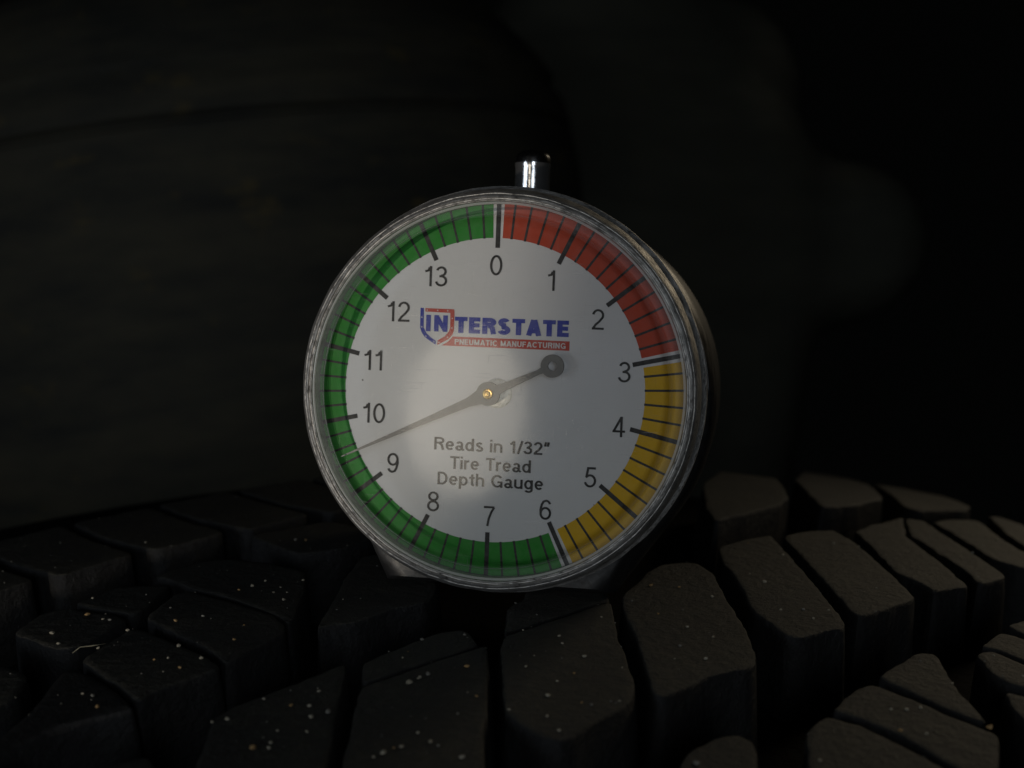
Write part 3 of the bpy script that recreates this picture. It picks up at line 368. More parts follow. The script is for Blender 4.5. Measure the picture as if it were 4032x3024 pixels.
    [(-180.0, 70), (-168.0, 70), (-167.0, 92), (-181.0, 92)],
    [(-165.0, 70), (-153.0, 70), (-152.0, 92), (-166.0, 92)],
    [(-150.0, 70), (-138.0, 70), (-137.0, 92), (-151.0, 92)],
    [(-135.0, 70), (-123.0, 70), (-122.0, 92), (-136.0, 92)],
    [(-120.0, 70), (-108.0, 70), (-107.0, 92), (-121.0, 92)],
    [(-105.0, 70), (-93.0, 70), (-92.0, 92), (-106.0, 92)],
    [(-90.0, 70), (-78.0, 70), (-77.0, 92), (-91.0, 92)],
    [(-75.0, 70), (-63.0, 70), (-62.0, 92), (-76.0, 92)],
    [(-60.0, 70), (-48.0, 70), (-47.0, 92), (-61.0, 92)],
    [(-45.0, 70), (-33.0, 70), (-32.0, 92), (-46.0, 92)],
    [(-30.0, 70), (-18.0, 70), (-17.0, 92), (-31.0, 92)],
    [(-15.0, 70), (-3.0, 70), (-2.0, 92), (-16.0, 92)],
    [(0.0, 70), (12.0, 70), (13.0, 92), (-1.0, 92)],
    [(15.0, 70), (27.0, 70), (28.0, 92), (14.0, 92)],
    [(30.0, 70), (42.0, 70), (43.0, 92), (29.0, 92)],
    [(45.0, 70), (57.0, 70), (58.0, 92), (44.0, 92)],
    [(60.0, 70), (72.0, 70), (73.0, 92), (59.0, 92)],
    [(75.0, 70), (87.0, 70), (88.0, 92), (74.0, 92)],
    [(90.0, 70), (102.0, 70), (103.0, 92), (89.0, 92)],
    [(105.0, 70), (117.0, 70), (118.0, 92), (104.0, 92)],
    [(120.0, 70), (132.0, 70), (133.0, 92), (119.0, 92)],
    [(135.0, 70), (147.0, 70), (148.0, 92), (134.0, 92)],
    [(150.0, 70), (162.0, 70), (163.0, 92), (149.0, 92)],
    [(165.0, 70), (177.0, 70), (178.0, 92), (164.0, 92)],
    [(180.0, 70), (192.0, 70), (193.0, 92), (179.0, 92)],
    [(195.0, 70), (207.0, 70), (208.0, 92), (194.0, 92)],
    [(210.0, 70), (222.0, 70), (223.0, 92), (209.0, 92)],
    [(225.0, 70), (237.0, 70), (238.0, 92), (224.0, 92)],
    [(240.0, 70), (252.0, 70), (253.0, 92), (239.0, 92)],
    [(255.0, 70), (267.0, 70), (268.0, 92), (254.0, 92)],
    [(270.0, 70), (282.0, 70), (283.0, 92), (269.0, 92)],
    [(285.0, 70), (297.0, 70), (298.0, 92), (284.0, 92)]]
def chaikin(P, q=0.22):
    o = []
    for i in range(len(P)):
        a, b = P[i], P[(i + 1) % len(P)]
        L = (b - a).length; t = min(q, 0.7 / max(L, 1e-6))
        o += [a + (b - a) * t, b + (a - b) * t]
    return o
def resample(P, step):
    o = []
    for i in range(len(P)):
        a, b = P[i], P[(i + 1) % len(P)]; n = max(1, round((b - a).length / step))
        o += [a + (b - a) * (k / n) for k in range(n)]
    return o
def area(P): return sum(P[i].x * P[(i + 1) % len(P)].y - P[(i + 1) % len(P)].x * P[i].y for i in range(len(P))) / 2
def block(pts, depth=9.6, seed=0, chip=0.16, bev=0.22):
    P = [Vector(p) for p in pts]
    if area(P) < 0: P.reverse()
    P = resample(chaikin(chaikin(P)), 0.9)
    N = []
    for i in range(len(P)):
        t = P[(i + 1) % len(P)] - P[i - 1]; N.append(Vector((t.y, -t.x)).normalized())
    rings = []
    for off, h in ((-bev - 0.55, 0.0), (-bev, -0.02), (-bev * 0.35, -0.12), (0.0, -0.45), (0.12, -2.2), (0.55, -depth)):
        ring = []
        for i, p in enumerate(P):
            nz = noise.noise(Vector((p.x * 0.9, p.y * 0.9, seed * 3.7 + h * 0.25))) * chip + noise.noise(Vector((p.x * 0.25, p.y * 0.25, seed))) * chip * 1.2
            q = p + N[i] * (off + nz)
            hh = h + (noise.noise(Vector((p.x * 0.5, p.y * 0.5, seed + 9))) * 0.10 if h > -1 else 0)
            ring.append(surf(q.x, q.y, hh) + TYINV)
        rings.append(ring)
    n = len(P); vs = [v for r_ in rings for v in r_]; fs = []
    for k in range(len(rings) - 1):
        for i in range(n):
            j = (i + 1) % n; fs.append((k * n + i, k * n + j, (k + 1) * n + j, (k + 1) * n + i))
    b = bmesh.new(); bv = [b.verts.new(v * S) for v in vs]
    for f in fs: b.faces.new([bv[i] for i in f])
    top = [b.edges.get((bv[i], bv[(i + 1) % n])) for i in range(n)]
    bmesh.ops.triangle_fill(b, use_beauty=True, edges=top)
    bmesh.ops.recalc_face_normals(b, faces=b.faces)
    for f in b.faces:
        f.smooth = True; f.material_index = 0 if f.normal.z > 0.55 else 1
    me = bpy.data.meshes.new('tread_block'); b.to_mesh(me); b.free()
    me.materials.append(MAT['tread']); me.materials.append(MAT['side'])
    return sharp(me, 50)
for i, pts in enumerate(BLOCKS): obj('tread_block', block(pts, seed=i * 1.37), MAT['tread'], tyre)

# ------------------------------------------------------------------ sand and fibres lying on the tread
GRAINS = [
    (-23.3, -5.8, 0.5), (-21.7, -4.7, 0.5), (-24.0, 9.8, 1.3), (-19.9, 11.7, 1), (-28.3, 10.0, 0.5), (-28.2, 12.2, 0.7), (-26.9, 11.3, 0.4), (-24.8, 18.2, 1.5), (-28.7, 17.1, 1.6), (-31.2, 17.4, 1.9),
    (-29.7, 17.1, 1), (-30.0, 17.2, 0.8), (-36.7, 26.1, 0.8), (-36.9, 28.2, 1.3), (-41.1, 27.0, 1.6), (-39.3, 27.2, 1.3), (-39.9, 26.9, 0.7), (-36.8, 29.2, 1), (-36.6, 32.2, 1.5), (-42.1, 27.0, 1),
    (-28.4, 22.8, 0.6), (-28.3, 24.0, 1), (-31.8, 25.6, 0.7), (-9.7, 8.0, 1), (-10.3, 12.2, 0.6), (-14.4, 14.7, 0.7), (-12.6, 18.3, 1), (-13.7, 20.0, 0.9), (-14.3, 23.9, 1.3), (-20.4, 22.0, 1),
    (-18.0, 20.5, 0.6), (-19.1, 19.6, 0.4), (-17.9, 26.2, 0.8), (-20.4, 26.5, 1), (-23.2, 28.3, 1.6), (-21.8, 31.4, 0.8), (-21.4, 32.3, 1), (-19.5, 32.9, 0.7), (-18.9, 33.4, 0.8), (-26.1, 31.4, 1),
    (-27.8, 28.1, 0.9), (-27.1, 34.1, 1), (-5.3, 17.1, 0.7), (-38.6, 13.0, 0.9), (-40.9, 15.0, 1.5), (-42.0, 17.0, 1.6), (-40.3, 17.2, 1.7), (-43.8, 19.1, 0.9), (-38.3, 12.4, 0.5), (-4.7, 28.0, 0.8),
    (6.8, 12.9, 1.4), (1.1, 15.4, 0.8), (0.4, 20.1, 0.7), (-13.3, 28.2, 0.7), (-45.8, -22.9, 1.6), (-50.8, -20.7, 1.6), (-51.5, -17.2, 1.2), (-43.1, -27.6, 1.1), (-38.3, -23.8, 0.6), (-45.2, -20.2, 0.9),
    (-44.8, -19.3, 1.3), (-38.4, -17.6, 0.9), (-39.9, -13.4, 1.3), (-37.1, -12.4, 1.3), (-35.3, -6.8, 0.7), (-38.1, -3.9, 1.3), (-43.0, -6.7, 1.5), (-42.9, -2.1, 1.3), (-45.5, -1.6, 1.1), (-45.2, -4.7, 0.9),
    (-46.4, -5.4, 0.8), (-49.1, -12.7, 1), (-44.8, -14.9, 1.2), (-28.3, -17.1, 1.3), (-26.3, -17.6, 1), (-30.1, -17.0, 1.1), (-27.7, -13.4, 0.8), (-28.2, -10.4, 1.3), (-26.6, -12.3, 0.7), (-23.0, -14.6, 1),
    (-26.2, -14.3, 0.7), (-47.1, -2.0, 0.7), (-54.9, -3.3, 0.9), (-54.4, -2.1, 1.3), (-55.1, 0.5, 1.2), (-58.0, -13.6, 0.6), (-14.7, -29.7, 1.3), (-13.8, -28.7, 1), (-28.8, -43.6, 1), (-43.2, 10.7, 0.9),
    (-38.6, 13.0, 1), (-40.4, 10.9, 0.6), (-42.1, 13.7, 1.1), (-47.7, 11.9, 1.2), (-49.0, 11.4, 1), (-45.6, 17.1, 0.9), (-48.8, 18.3, 1.7), (-47.2, 18.6, 1.1), (-47.8, 19.3, 1), (9.1, 15.2, 0.9),
    (9.7, 19.7, 1.2), (-0.0, 24.7, 1), (0.0, 28.3, 1), (-5.1, 31.8, 1.5), (-4.6, 27.9, 1), (-7.6, 29.9, 0.6), (31.0, 12.9, 1.4), (23.5, 16.3, 0.8), (20.4, 16.3, 0.7), (19.4, 19.4, 1.6),
    (12.8, 27.0, 1), (15.2, 28.3, 1.1), (13.7, 30.8, 0.9), (17.5, 30.0, 0.8), (43.1, 11.9, 1.2), (45.3, 14.4, 0.9), (34.9, 20.0, 0.5), (29.8, 27.8, 0.9), (22.0, 33.1, 0.8), (27.2, 27.9, 0.5),
    (59.6, 22.7, 1.3), (47.6, 30.7, 0.8), (44.1, 24.5, 0.6), (73.4, 18.5, 1.5), (13.0, 44.7, 0.8), (1.4, 50.8, 1.4), (2.9, 51.3, 1.1), (0.2, 49.9, 1), (-2.9, 53.0, 1.2), (-1.4, 54.7, 0.8),
    (4.6, 57.4, 1.6), (21.4, 48.0, 0.8), (18.8, 52.7, 0.8), (17.0, 51.6, 0.7), (-13.5, 52.1, 1.2), (-22.2, 45.9, 1.7), (10.7, 49.8, 0.7), (31.9, 6.5, 0.6),]
def pebble(r, seed, sub=1):
    b = bmesh.new(); bmesh.ops.create_icosphere(b, subdivisions=sub, radius=1)
    for v in b.verts:
        k = 1 + 0.38 * noise.noise(v.co * 1.4 + Vector((seed * 7.1, 0, 0))); v.co = Vector((v.co.x * k * 1.15, v.co.y * k, v.co.z * k * 0.72)) * r * S
    for f in b.faces: f.smooth = False
    me = bpy.data.meshes.new('sand_grain'); b.to_mesh(me); b.free(); return me
PB = [[pebble(1.0, s) for s in range(5)] for _ in range(3)]
for q, key in enumerate(('grain_a', 'grain_b', 'grain_c')):
    for me in PB[q]: me.materials.append(MAT[key])
for i, (u, v, r_) in enumerate(GRAINS):
    q = random.choices((0, 1, 2), (6, 2, 3))[0]
    o = obj('sand_grain', random.choice(PB[q])); rad = r_ * 0.17
    o.location = surf(u, v, rad * 0.35) * S; o.scale = (rad, rad, rad); o.rotation_euler = (random.uniform(-.3, .3), random.uniform(-.3, .3), random.uniform(0, 6.28))
    tag(o, ('tiny', 'small', 'coarse')[(r_ > .75) + (r_ > 1.25)] + ' ' + ('cream', 'ochre', 'grey')[q] + ' sand grain lying on a black tread block', 'sand grain', 'sand grains on the tread')
def inside(p, poly):
    c = False
    for i in range(len(poly)):
        a, b = poly[i], poly[i - 1]
        if (a[1] > p[1]) != (b[1] > p[1]) and p[0] < (b[0] - a[0]) * (p[1] - a[1]) / (b[1] - a[1]) + a[0]: c = not c
    return c
vs, fs = [], []
for pts in BLOCKS:
    xs = [p[0] for p in pts]; ys = [p[1] for p in pts]; cnt = int((max(xs) - min(xs)) * (max(ys) - min(ys)) * 0.05)
    for _ in range(cnt):
        p = (random.uniform(min(xs), max(xs)), random.uniform(min(ys), max(ys)))
        if not inside(p, pts): continue
        r_ = 0.05 + 0.07 * random.random() ** 2; c0 = surf(p[0], p[1], r_ * 0.4); n0 = len(vs)
        for d in ((1, 0, 0), (-1, 0, 0), (0, 1, 0), (0, -1, 0), (0, 0, .8), (0, 0, -.8)): vs.append(c0 + Vector(d) * r_ * random.uniform(.7, 1.3))
        fs += [tuple(n0 + k for k in f) for f in ((0, 2, 4), (2, 1, 4), (1, 3, 4), (3, 0, 4), (2, 0, 5), (1, 2, 5), (3, 1, 5), (0, 3, 5))]
tag(obj('fine_grit', mesh(vs, fs, False), MAT['grain_c']), 'fine pale grit scattered over the black tread blocks', 'grit', kind='stuff')
def fibre(name, pts, r_, matl):
    vs, fs = [], []; n = 5
    for i, p in enumerate(pts):
        rr = r_ * (0.35 if i in (0, len(pts) - 1) else 1)
        for k in range(n):
            a = 6.283 * k / n; vs.append(p + CD * rr * math.cos(a) + ZD * rr * math.sin(a) if abs((pts[-1] - pts[0]).normalized().dot(CD)) < .8 else p + AD * rr * math.cos(a) + ZD * rr * math.sin(a))
    for i in range(len(pts) - 1):
        for k in range(n): fs.append((i * n + k, i * n + (k + 1) % n, (i + 1) * n + (k + 1) % n, (i + 1) * n + k))
    fs += [tuple(range(n)), tuple((len(pts) - 1) * n + k for k in range(n))]
    return obj(name, fixn(mesh(vs, fs)), matl)
tag(fibre('straw_fibre', [surf(-51.6, -13.4, .1), surf(-50.6, -13.7, .35), surf(-49.6, -13.2, .3), surf(-48.1, -12.9, .15)], 0.06, MAT['straw']), 'thin dry straw fibre lying across a groove between tread blocks', 'straw')

# ------------------------------------------------------------------ the depth gauge
LEAN, CZ = R(7.0), 24.4
g = empty('tread_depth_gauge', (0, 0, 0)); g.rotation_euler = (-LEAN, 0, 0)
tag(g, 'round chrome dial tread depth gauge with white face and red yellow green ring', 'depth gauge')
def base_z(y): return (1.0 + y * math.sin(LEAN)) / math.cos(LEAN)     # local height of the flat foot at depth y
# case: cylinder with a flat-bottomed foot
def case_ring(y, rad, foot, lift=0.0):
    o = []; n = 96; fx = foot; fz = base_z(y) + lift - CZ
    d = math.hypot(fx, fz); base = math.atan2(fz, fx); al = math.acos(min(1, rad / d)); t_r = base + al; 
    t_l = math.pi - t_r
    sp = (t_l - t_r) % (2 * math.pi)
    for i in range(n + 1):
        a = t_r + sp * i / n; o.append((rad * math.cos(a), y, CZ + rad * math.sin(a)))
    for i in range(1, 5): t = i / 5; o.append((o[n][0] + (-fx - o[n][0]) * t, y, o[n][2] + (CZ + fz - o[n][2]) * t))
    for i in range(0, 13): o.append((-fx + 2 * fx * i / 12, y, CZ + fz))
    for i in range(1, 5): t = i / 5; o.append((fx + (o[0][0] - fx) * t, y, CZ + fz + (o[0][2] - CZ - fz) * t))
    k = min(1.0, max(0.0, (y - 5.0) / 3.0))                  # the body sits a little right of and below the bezel
    return [(p[0] + 0.8 * k, p[1], p[2] - (0.9 * k if p[2] > CZ - 8 else 0.9 * k * max(0, (p[2] - CZ - fz) / (-8 - fz)))) for p in o]
spec = [(4.6, 20.0, 12.2, 1.0), (5.0, 21.4, 12.6, .5), (6.6, 21.6, 12.9, .15), (6.9, 22.6, 13.0, 0), (7.6, 22.9, 13.0, 0), (9.0, 23.1, 13.0, 0), (14, 23.1, 13.0, 0), (20, 23.1, 13.0, 0), (26, 23.1, 13.0, 0), (31.5, 23.1, 13.0, 0), (32.6, 22.8, 12.8, .2), (33.2, 22.2, 12.4, .6)]
rings = [case_ring(*s) for s in spec]; n = len(rings[0]); vs = [v for r_ in rings for v in r_]; fs = []
for k in range(len(rings) - 1):
    for i in range(n): j = (i + 1) % n; fs.append((k * n + i, k * n + j, (k + 1) * n + j, (k + 1) * n + i))
fs += [tuple(range(n)), tuple((len(rings) - 1) * n + i for i in range(n))]
case = obj('case', sharp(fixn(mesh(vs, fs)), 40), MAT['case'], g)
# bezel
bz = [(21.2, 5.4), (22.75, 5.4), (22.95, 5.0), (22.9, 4.5), (22.35, 4.2), (22.2, 3.9), (22.35, 3.5), (22.4, 2.2), (22.28, 1.5), (22.12, 1.2), (22.1, 1.05), (21.95, 0.75), (21.75, 0.55), (21.68, 0.56), (21.5, 0.32), (21.3, 0.25), (21.2, 0.45), (21.12, 0.46), (21.02, 0.35), (20.92, 0.4), (20.85, 0.7), (20.8, 1.2), (20.8, 3.3), (21.2, 3.3)]
bezel = obj('bezel', lathe(bz, (0, CZ), 160, closed=True, jit=0.07), MAT['bezel'], g)
# crystal
cr_p = [(0.02, -0.72), (10, -0.72), (18.6, -0.72), (19.08, -0.72)]
crystal = obj('crystal', lathe(cr_p, (0, CZ), 128), MAT['crystal'], g)
obj('flange', lathe([(19.08, -0.72), (19.24, -0.6), (19.36, -0.3), (19.5, 0.25), (19.7, 0.45), (20.0, 0.5), (20.8, 0.62)], (0, CZ), 128), MAT['flange'], crystal)
obj('crystal_edge', lathe([(20.55, 0.50), (20.66, 0.36), (20.8, 0.40), (20.86, 0.6)], (0, CZ), 128), MAT['edge'], crystal)
# dial and its print
YD = 3.0
dial = obj('dial', lathe([(0.02, YD), (20.75, YD), (20.75, YD + 0.4), (0.02, YD + 0.4)], (0, CZ), 128), MAT['white'], g)
DX, DZ = -0.75, CZ
def arc(a0, a1, r0, r1, y, n):
    vs, fs = [], []
    for i in range(n + 1):
        a = R(a0 + (a1 - a0) * i / n)
        for r_ in (r0, rout(a)): vs.append((DX + r_ * math.sin(a), y, DZ + r_ * math.cos(a)))
    for i in range(n): fs.append((2 * i, 2 * i + 2, 2 * i + 3, 2 * i + 1))
    return vs, fs
RO = 20.76                      # the print runs out to the edge of the dial plate
def rout(a): return -DX * math.sin(a) + math.sqrt(RO * RO - (DX * math.cos(a)) ** 2)
gap = 1.75
stp = 360 / 14
for nm, a0, a1, mk in (('red_band', 0, 3, 'red'), ('yellow_band', 3, 6, 'yellow'), ('green_band', 6, 14, 'green')):
    vs, fs = arc(a0 * stp + gap, a1 * stp - gap, 17.0, RO, YD - 0.03, int((a1 - a0) * 10))
    obj(nm, mesh(vs, fs, False), MAT[mk], dial)
def tick(wd, r0, r1): return mesh([(-wd / 2, 0, r0), (wd / 2, 0, r0), (wd / 2, 0, r1), (-wd / 2, 0, r1)], [(0, 1, 2, 3)], False)
for k in range(70):
    o = obj('tick_mark', tick(0.50, 15.9, rout(R(k * 360 / 70))) if k % 5 == 0 else tick(0.25, 16.95, rout(R(k * 360 / 70))), MAT['ink'], dial)
    o.location = Vector((DX, YD - 0.06, DZ)) * S; o.rotation_euler = (0, R(k * 360 / 70), 0)
# --- grotesque lettering drawn as strokes (cap height 1, stroke weight w)
def A(cx, cy, rx, ry, a0, a1, n=22):
    k = max(4, int(abs(a1 - a0) / 360 * n * 1.6))
    return [(cx + rx * math.cos(R(a0 + (a1 - a0) * i / k)), cy + ry * math.sin(R(a0 + (a1 - a0) * i / k))) for i in range(k + 1)]
def glyph(ch, w):
    h = w / 2; X = 0.73; t = 1 - h; xr = (X - w) / 2; xc = X / 2          # half weight, x-height
    lx = h; bowl = 0.29
    if ch == '0': return [A(.28, .5, .28 - h, .5 - h, 0, 360)], .56
    if ch == '1': return [[(.36 - h, 0), (.36 - h, 1)], [(.05, .76 - h * .4), (.2, .79 - h * .2), (.36 - w, .93)]], .46
    if ch == '2': return [A(.28, .70, .27 - h, .30 - h, 172, -28) + [(.34, .40), (.18, .24), (.07, h)], [(.02, h), (.55, h)]], .56
    if ch == '3': return [A(.27, .745, .245 - h, .255 - h, 165, -90) , A(.27, .29 - h * .1, .28 - h, .28 - h, 90, -170), [(.19, .51), (.28, .51)]], .56
    if ch == '4': return [[(.44 - h, 0), (.44 - h, 1)], [(.44 - h * 1.2, .97), (.06, .29)], [(.0, .29 - h * .2), (.56, .29 - h * .2)]], .57
    if ch == '5': return [[(.52, t), (.13 + h, t), (.06 + h, .49)], A(.28, .325, .275 - h, .325 - h, 146, -165)], .56
    if ch == '6': return [A(.285, .32, .265 - h, .32 - h, 0, 360), A(.30, .74, .235 - h, .26 - h, 12, 90) + [(.19, .90), (.09 + h * .5, .76), (.01 + h, .50), (.02 + h, .32)]], .56
    if ch == '9': return [[(.57 - x, 1 - y) for x, y in st] for st in glyph('6', w)[0]], .56
    if ch == '7': return [[(.03, t), (.52, t)], [(.51, t), (.38, .70), (.27, .36), (.22, 0)]], .55
    if ch == '8': return [A(.28, .755, .245 - h, .245 - h, 0, 360), A(.28, .28, .28 - h, .28 - h, 0, 360)], .56
    if ch == '/': return [[(.02, -.02), (.28, 1.02)]], .30
    if ch == '"': return [[(.14, 1.02), (.08, .68)], [(.31, 1.02), (.25, .68)]], .36
    if ch == 'R': return [[(h, 0), (h, 1)], [(h, t), (.36, t)] + A(.36, .755 - h * .2, .24 - h * .5, .245 - h * .8, 90, -90) + [(h, .51 + h * .6)], [(.34, .52), (.48, .38), (.60 - h * .4, 0)]], .66
    if ch == 'P': return [[(h, 0), (h, 1)], [(h, t), (.34, t)] + A(.34, .74, .24 - h * .5, .26 - h, 90, -90) + [(h, .48 + h)]], .60
    if ch == 'D': return [[(h, 0), (h, 1)], [(h, t), (.28, t)] + A(.28, .5, .36 - h, .5 - h, 90, -90) + [(h, h)]], .68
    if ch == 'G': return [A(.38, .5, .38 - h, .5 - h, 38, 338) , [(.72 - h, 0), (.72 - h, .50)], [(.40, .50 - h), (.72, .50 - h)]], .76
    if ch == 'C': return [A(.36, .5, .36 - h, .5 - h, 42, 318)], .68
    if ch == 'I': return [[(h, 0), (h, 1)]], w + .02
    if ch == 'N': return [[(h, 0), (h, 1)], [(h, 1 - h * .6), (.62 - h, h * .6)], [(.62 - h, 0), (.62 - h, 1)]], .64
    if ch == 'M': return [[(h, 0), (h, 1)], [(h, .97), (.37, .06)], [(.37, .06), (.74 - h, .97)], [(.74 - h, 0), (.74 - h, 1)]], .76
    if ch == 'T': return [[(0, t), (.60, t)], [(.30, t), (.30, 0)]], .60
    if ch == 'E': return [[(h, 0), (h, 1)], [(h, t), (.54, t)], [(h, .51), (.51, .51)], [(h, h), (.55, h)]], .57
    if ch == 'F': return [[(h, 0), (h, 1)], [(h, t), (.52, t)], [(h, .50), (.48, .50)]], .54
    if ch == 'A': return [[(h * .9, 0), (.35 - h * .15, 1 - h * .2)], [(.70 - h * .9, 0), (.35 + h * .15, 1 - h * .2)], [(.16, .25 + h * .2), (.54, .25 + h * .2)]], .70
    if ch == 'U': return [[(h, 1), (h, .31)] + A(.31, .31, .31 - h, .31 - h, 180, 360) + [(.62 - h, 1)]], .64
    if ch == 'S': return [A(.30, .74, .28 - h, .27 - h, 22, 262) + A(.30, .275, .31 - h, .285 - h, 88, -165)], .62
    if ch == 's': return [A(.24, .54, .22 - h, .20 - h, 22, 262) + A(.24, .20, .245 - h, .21 - h, 88, -165)], .50
    if ch == 'e': return [A(.27, xc, .27 - h, xr, 0, 318), [(h, xc), (.54 - h, xc)]], .56
    if ch == 'a': return [A(.26, X - .21, .22 - h, .21 - h, 165, 0) + [(.48 - h, .14), (.54, h * .6)], A(.235, .205, .235 - h, .215 - h, 0, 360)], .56
    if ch == 'd': return [A(.27, xc, .27 - h, xr, 0, 360), [(.55 - h, 0), (.55 - h, 1)]], .59
    if ch == 'p': return [A(.29, xc, .27 - h, xr, 0, 360), [(h, X), (h, -.27)]], .59
    if ch == 'g': return [A(.27, xc, .27 - h, xr, 0, 360), [(.55 - h, X)] + A(.28, -.04, .27 - h, .23 - h, 0, -160)], .59
    if ch == 'i': return [[(h, 0), (h, X)], [(h, 1 - w), (h, 1)]], w + .03
    if ch in 'nh': return [[(h, 0), (h, X if ch == 'n' else 1)], A(.27, X - .24, .27 - h, .24 - h, 175, 0) + [(.54 - h, 0)]], .57
    if ch == 'u': return [[(h, X), (h, .24)] + A(.27, .24, .27 - h, .24 - h, 180, 360), [(.54 - h, X), (.54 - h, 0)]], .57
    if ch == 'r': return [[(h, 0), (h, X)], A(.30, X - .30, .30 - h, .30 - h, 175, 82)], .36
    if ch == 't': return [[(.20 - h * .2, .92), (.20 - h * .2, .16)] + A(.33, .16, .13 + h * .2, .16 - h, 180, 268), [(0, X - h), (.34, X - h)]], .36
    return [], .28
def strokes(s, w, track):
    polys, x = [], 0.0
    for ch in s:
        st, adv = glyph(ch, w)
        polys += [[(x + px, py) for px, py in p] for p in st]; x += adv + track
    return polys
def text(s, x0, x1, z0, z1, mk, name, parent, y=None, bold=0.1, track=0.06):
    """print s so that its outline fills x0..x1, z0..z1 on the dial (x0 None: keep proportion, centred on x1)"""
    vs, fs = [], []; h = bold / 2
    for k, P in enumerate(strokes(s, bold, track)):
        V = [Vector(p) for p in P]; V = [V[0]] + [V[i] for i in range(1, len(V)) if (V[i] - V[i - 1]).length > 1e-4]
        closed = (V[0] - V[-1]).length < 1e-3
        if closed: V.pop()
        n = len(V); b0 = len(vs)
        for i in range(n):
            d0 = (V[i] - V[i - 1]).normalized() if (i or closed) else None; d1 = (V[(i + 1) % n] - V[i]).normalized() if (i < n - 1 or closed) else None
            d0 = d0 or d1; d1 = d1 or d0
            n0, n1 = Vector((-d0.y, d0.x)), Vector((-d1.y, d1.x)); mN = (n0 + n1); mN = mN.normalized() if mN.length > 1e-4 else n0
            q = mN * (h / max(0.5, mN.dot(n0)))
            for sg in (1, -1): p = V[i] + q * sg; vs.append([p.x, p.y, k])
        for i in range(n if closed else n - 1):
            j = (i + 1) % n; fs.append((b0 + 2 * i, b0 + 2 * j, b0 + 2 * j + 1, b0 + 2 * i + 1))
    xs = [v[0] for v in vs]; ys = [v[1] for v in vs]; xa, xb, ya, yb = min(xs), max(xs), min(ys), max(ys)
    kz = (z1 - z0) / (yb - ya)
    if x0 is None: kx = kz * 1.10; ox = x1 - kx * (xa + xb) / 2
    else: kx = (x1 - x0) / (xb - xa); ox = x0 - kx * xa
    yy = YD - 0.06 if y is None else y
    return obj(name, mesh([(ox + kx * v[0], yy - 0.0015 * (v[2] % 7), CZ + z0 + kz * (v[1] - ya)) for v in vs], fs, False), MAT[mk], parent)
NUM = {0: (-0.84, 13.97), 1: (5.4, 12.47), 2: (10.75, 8.37), 3: (13.88, 2.7), 4: (13.52, -3.34), 5: (10.57, -9.08), 6: (5.7, -12.97), 7: (-0.61, -14.08), 8: (-7.09, -12.79), 9: (-11.91, -8.69), 10: (-14.31, -3.13), 11: (-14.61, 2.85), 12: (-11.83, 8.45), 13: (-7.64, 12.53)}
for k, (x, z) in NUM.items(): text(str(k), None, x, z - 1.13, z + 1.13, 'ink', 'numeral', dial, bold=0.105)
text('Reads in 1/32"', -7.2, 5.95, -6.95, -5.42, 'ink', 'lettering', dial, bold=0.15)
text('Tire Tread', -5.3, 3.9, -9.0, -7.55, 'ink', 'lettering', dial, bold=0.15)
text('Depth Gauge', -6.68, 5.36, -11.2, -9.38, 'ink', 'lettering', dial, bold=0.15)
def flat(pts, y, mk, name, parent):
    b = bmesh.new(); v = [b.verts.new(Vector((x, y, CZ + z)) * S) for x, z in pts]
    bmesh.ops.triangle_fill(b, use_beauty=True, edges=[b.edges.new((v[i], v[(i + 1) % len(v)])) for i in range(len(v))])
    me = bpy.data.meshes.new(name); b.to_mesh(me); b.free(); return obj(name, me, MAT[mk], parent)
flat([(-9.3, 8.96), (-8.91, 8.97), (-8.87, 6.77), (-8.53, 6.15), (-8.05, 5.71), (-7.43, 5.33), (-7.42, 4.88), (-8.13, 5.31), (-8.7, 5.69), (-9.09, 6.22), (-9.28, 6.75)], YD - .04, 'logo_blue', 'logo_shield', dial)
flat([(-8.74, 8.94), (-5.44, 8.92), (-5.39, 8.69), (-5.39, 6.54), (-5.53, 6.08), (-6.02, 5.52), (-7.24, 4.87), (-7.21, 5.39), (-6.4, 5.87), (-5.96, 6.43), (-5.83, 6.88), (-5.86, 8.5), (-8.73, 8.56)], YD - .04, 'logo_red', 'logo_shield', dial)
flat([(-5.50, 5.88), (7.7, 5.83), (7.7, 4.79), (-6.75, 4.83), (-6.12, 5.2), (-5.72, 5.58)], YD - .04, 'logo_red', 'logo_band', dial)
text('IN', -8.6, -6.13, 6.36, 8.2, 'logo_blue', 'lettering', dial, bold=0.21, track=.14)
text('TERSTATE', -5.3, 7.57, 6.25, 8.12, 'logo_blue', 'lettering', dial, bold=0.25, track=0.075)
text('PNEUMATIC MANUFACTURING', -5.24, 7.29, 4.99, 5.62, 'white', 'lettering', dial, y=YD - .08, bold=0.17, track=0.10)
for x, z in [(-9.1, 7.91), (-9.08, 6.83), (-8.57, 5.8), (-7.62, 5.19), (-8.51, 8.73), (-7.31, 8.74), (-6.16, 8.74), (-5.61, 7.9), (-5.62, 6.82), (-6.08, 5.77), (-7.04, 5.17)]:
    flat([(x + (0.115 if i % 2 == 0 else 0.05) * math.sin(math.pi * i / 5), z + (0.115 if i % 2 == 0 else 0.05) * math.cos(math.pi * i / 5)) for i in range(10)], YD - .08, 'white', 'logo_star', dial)
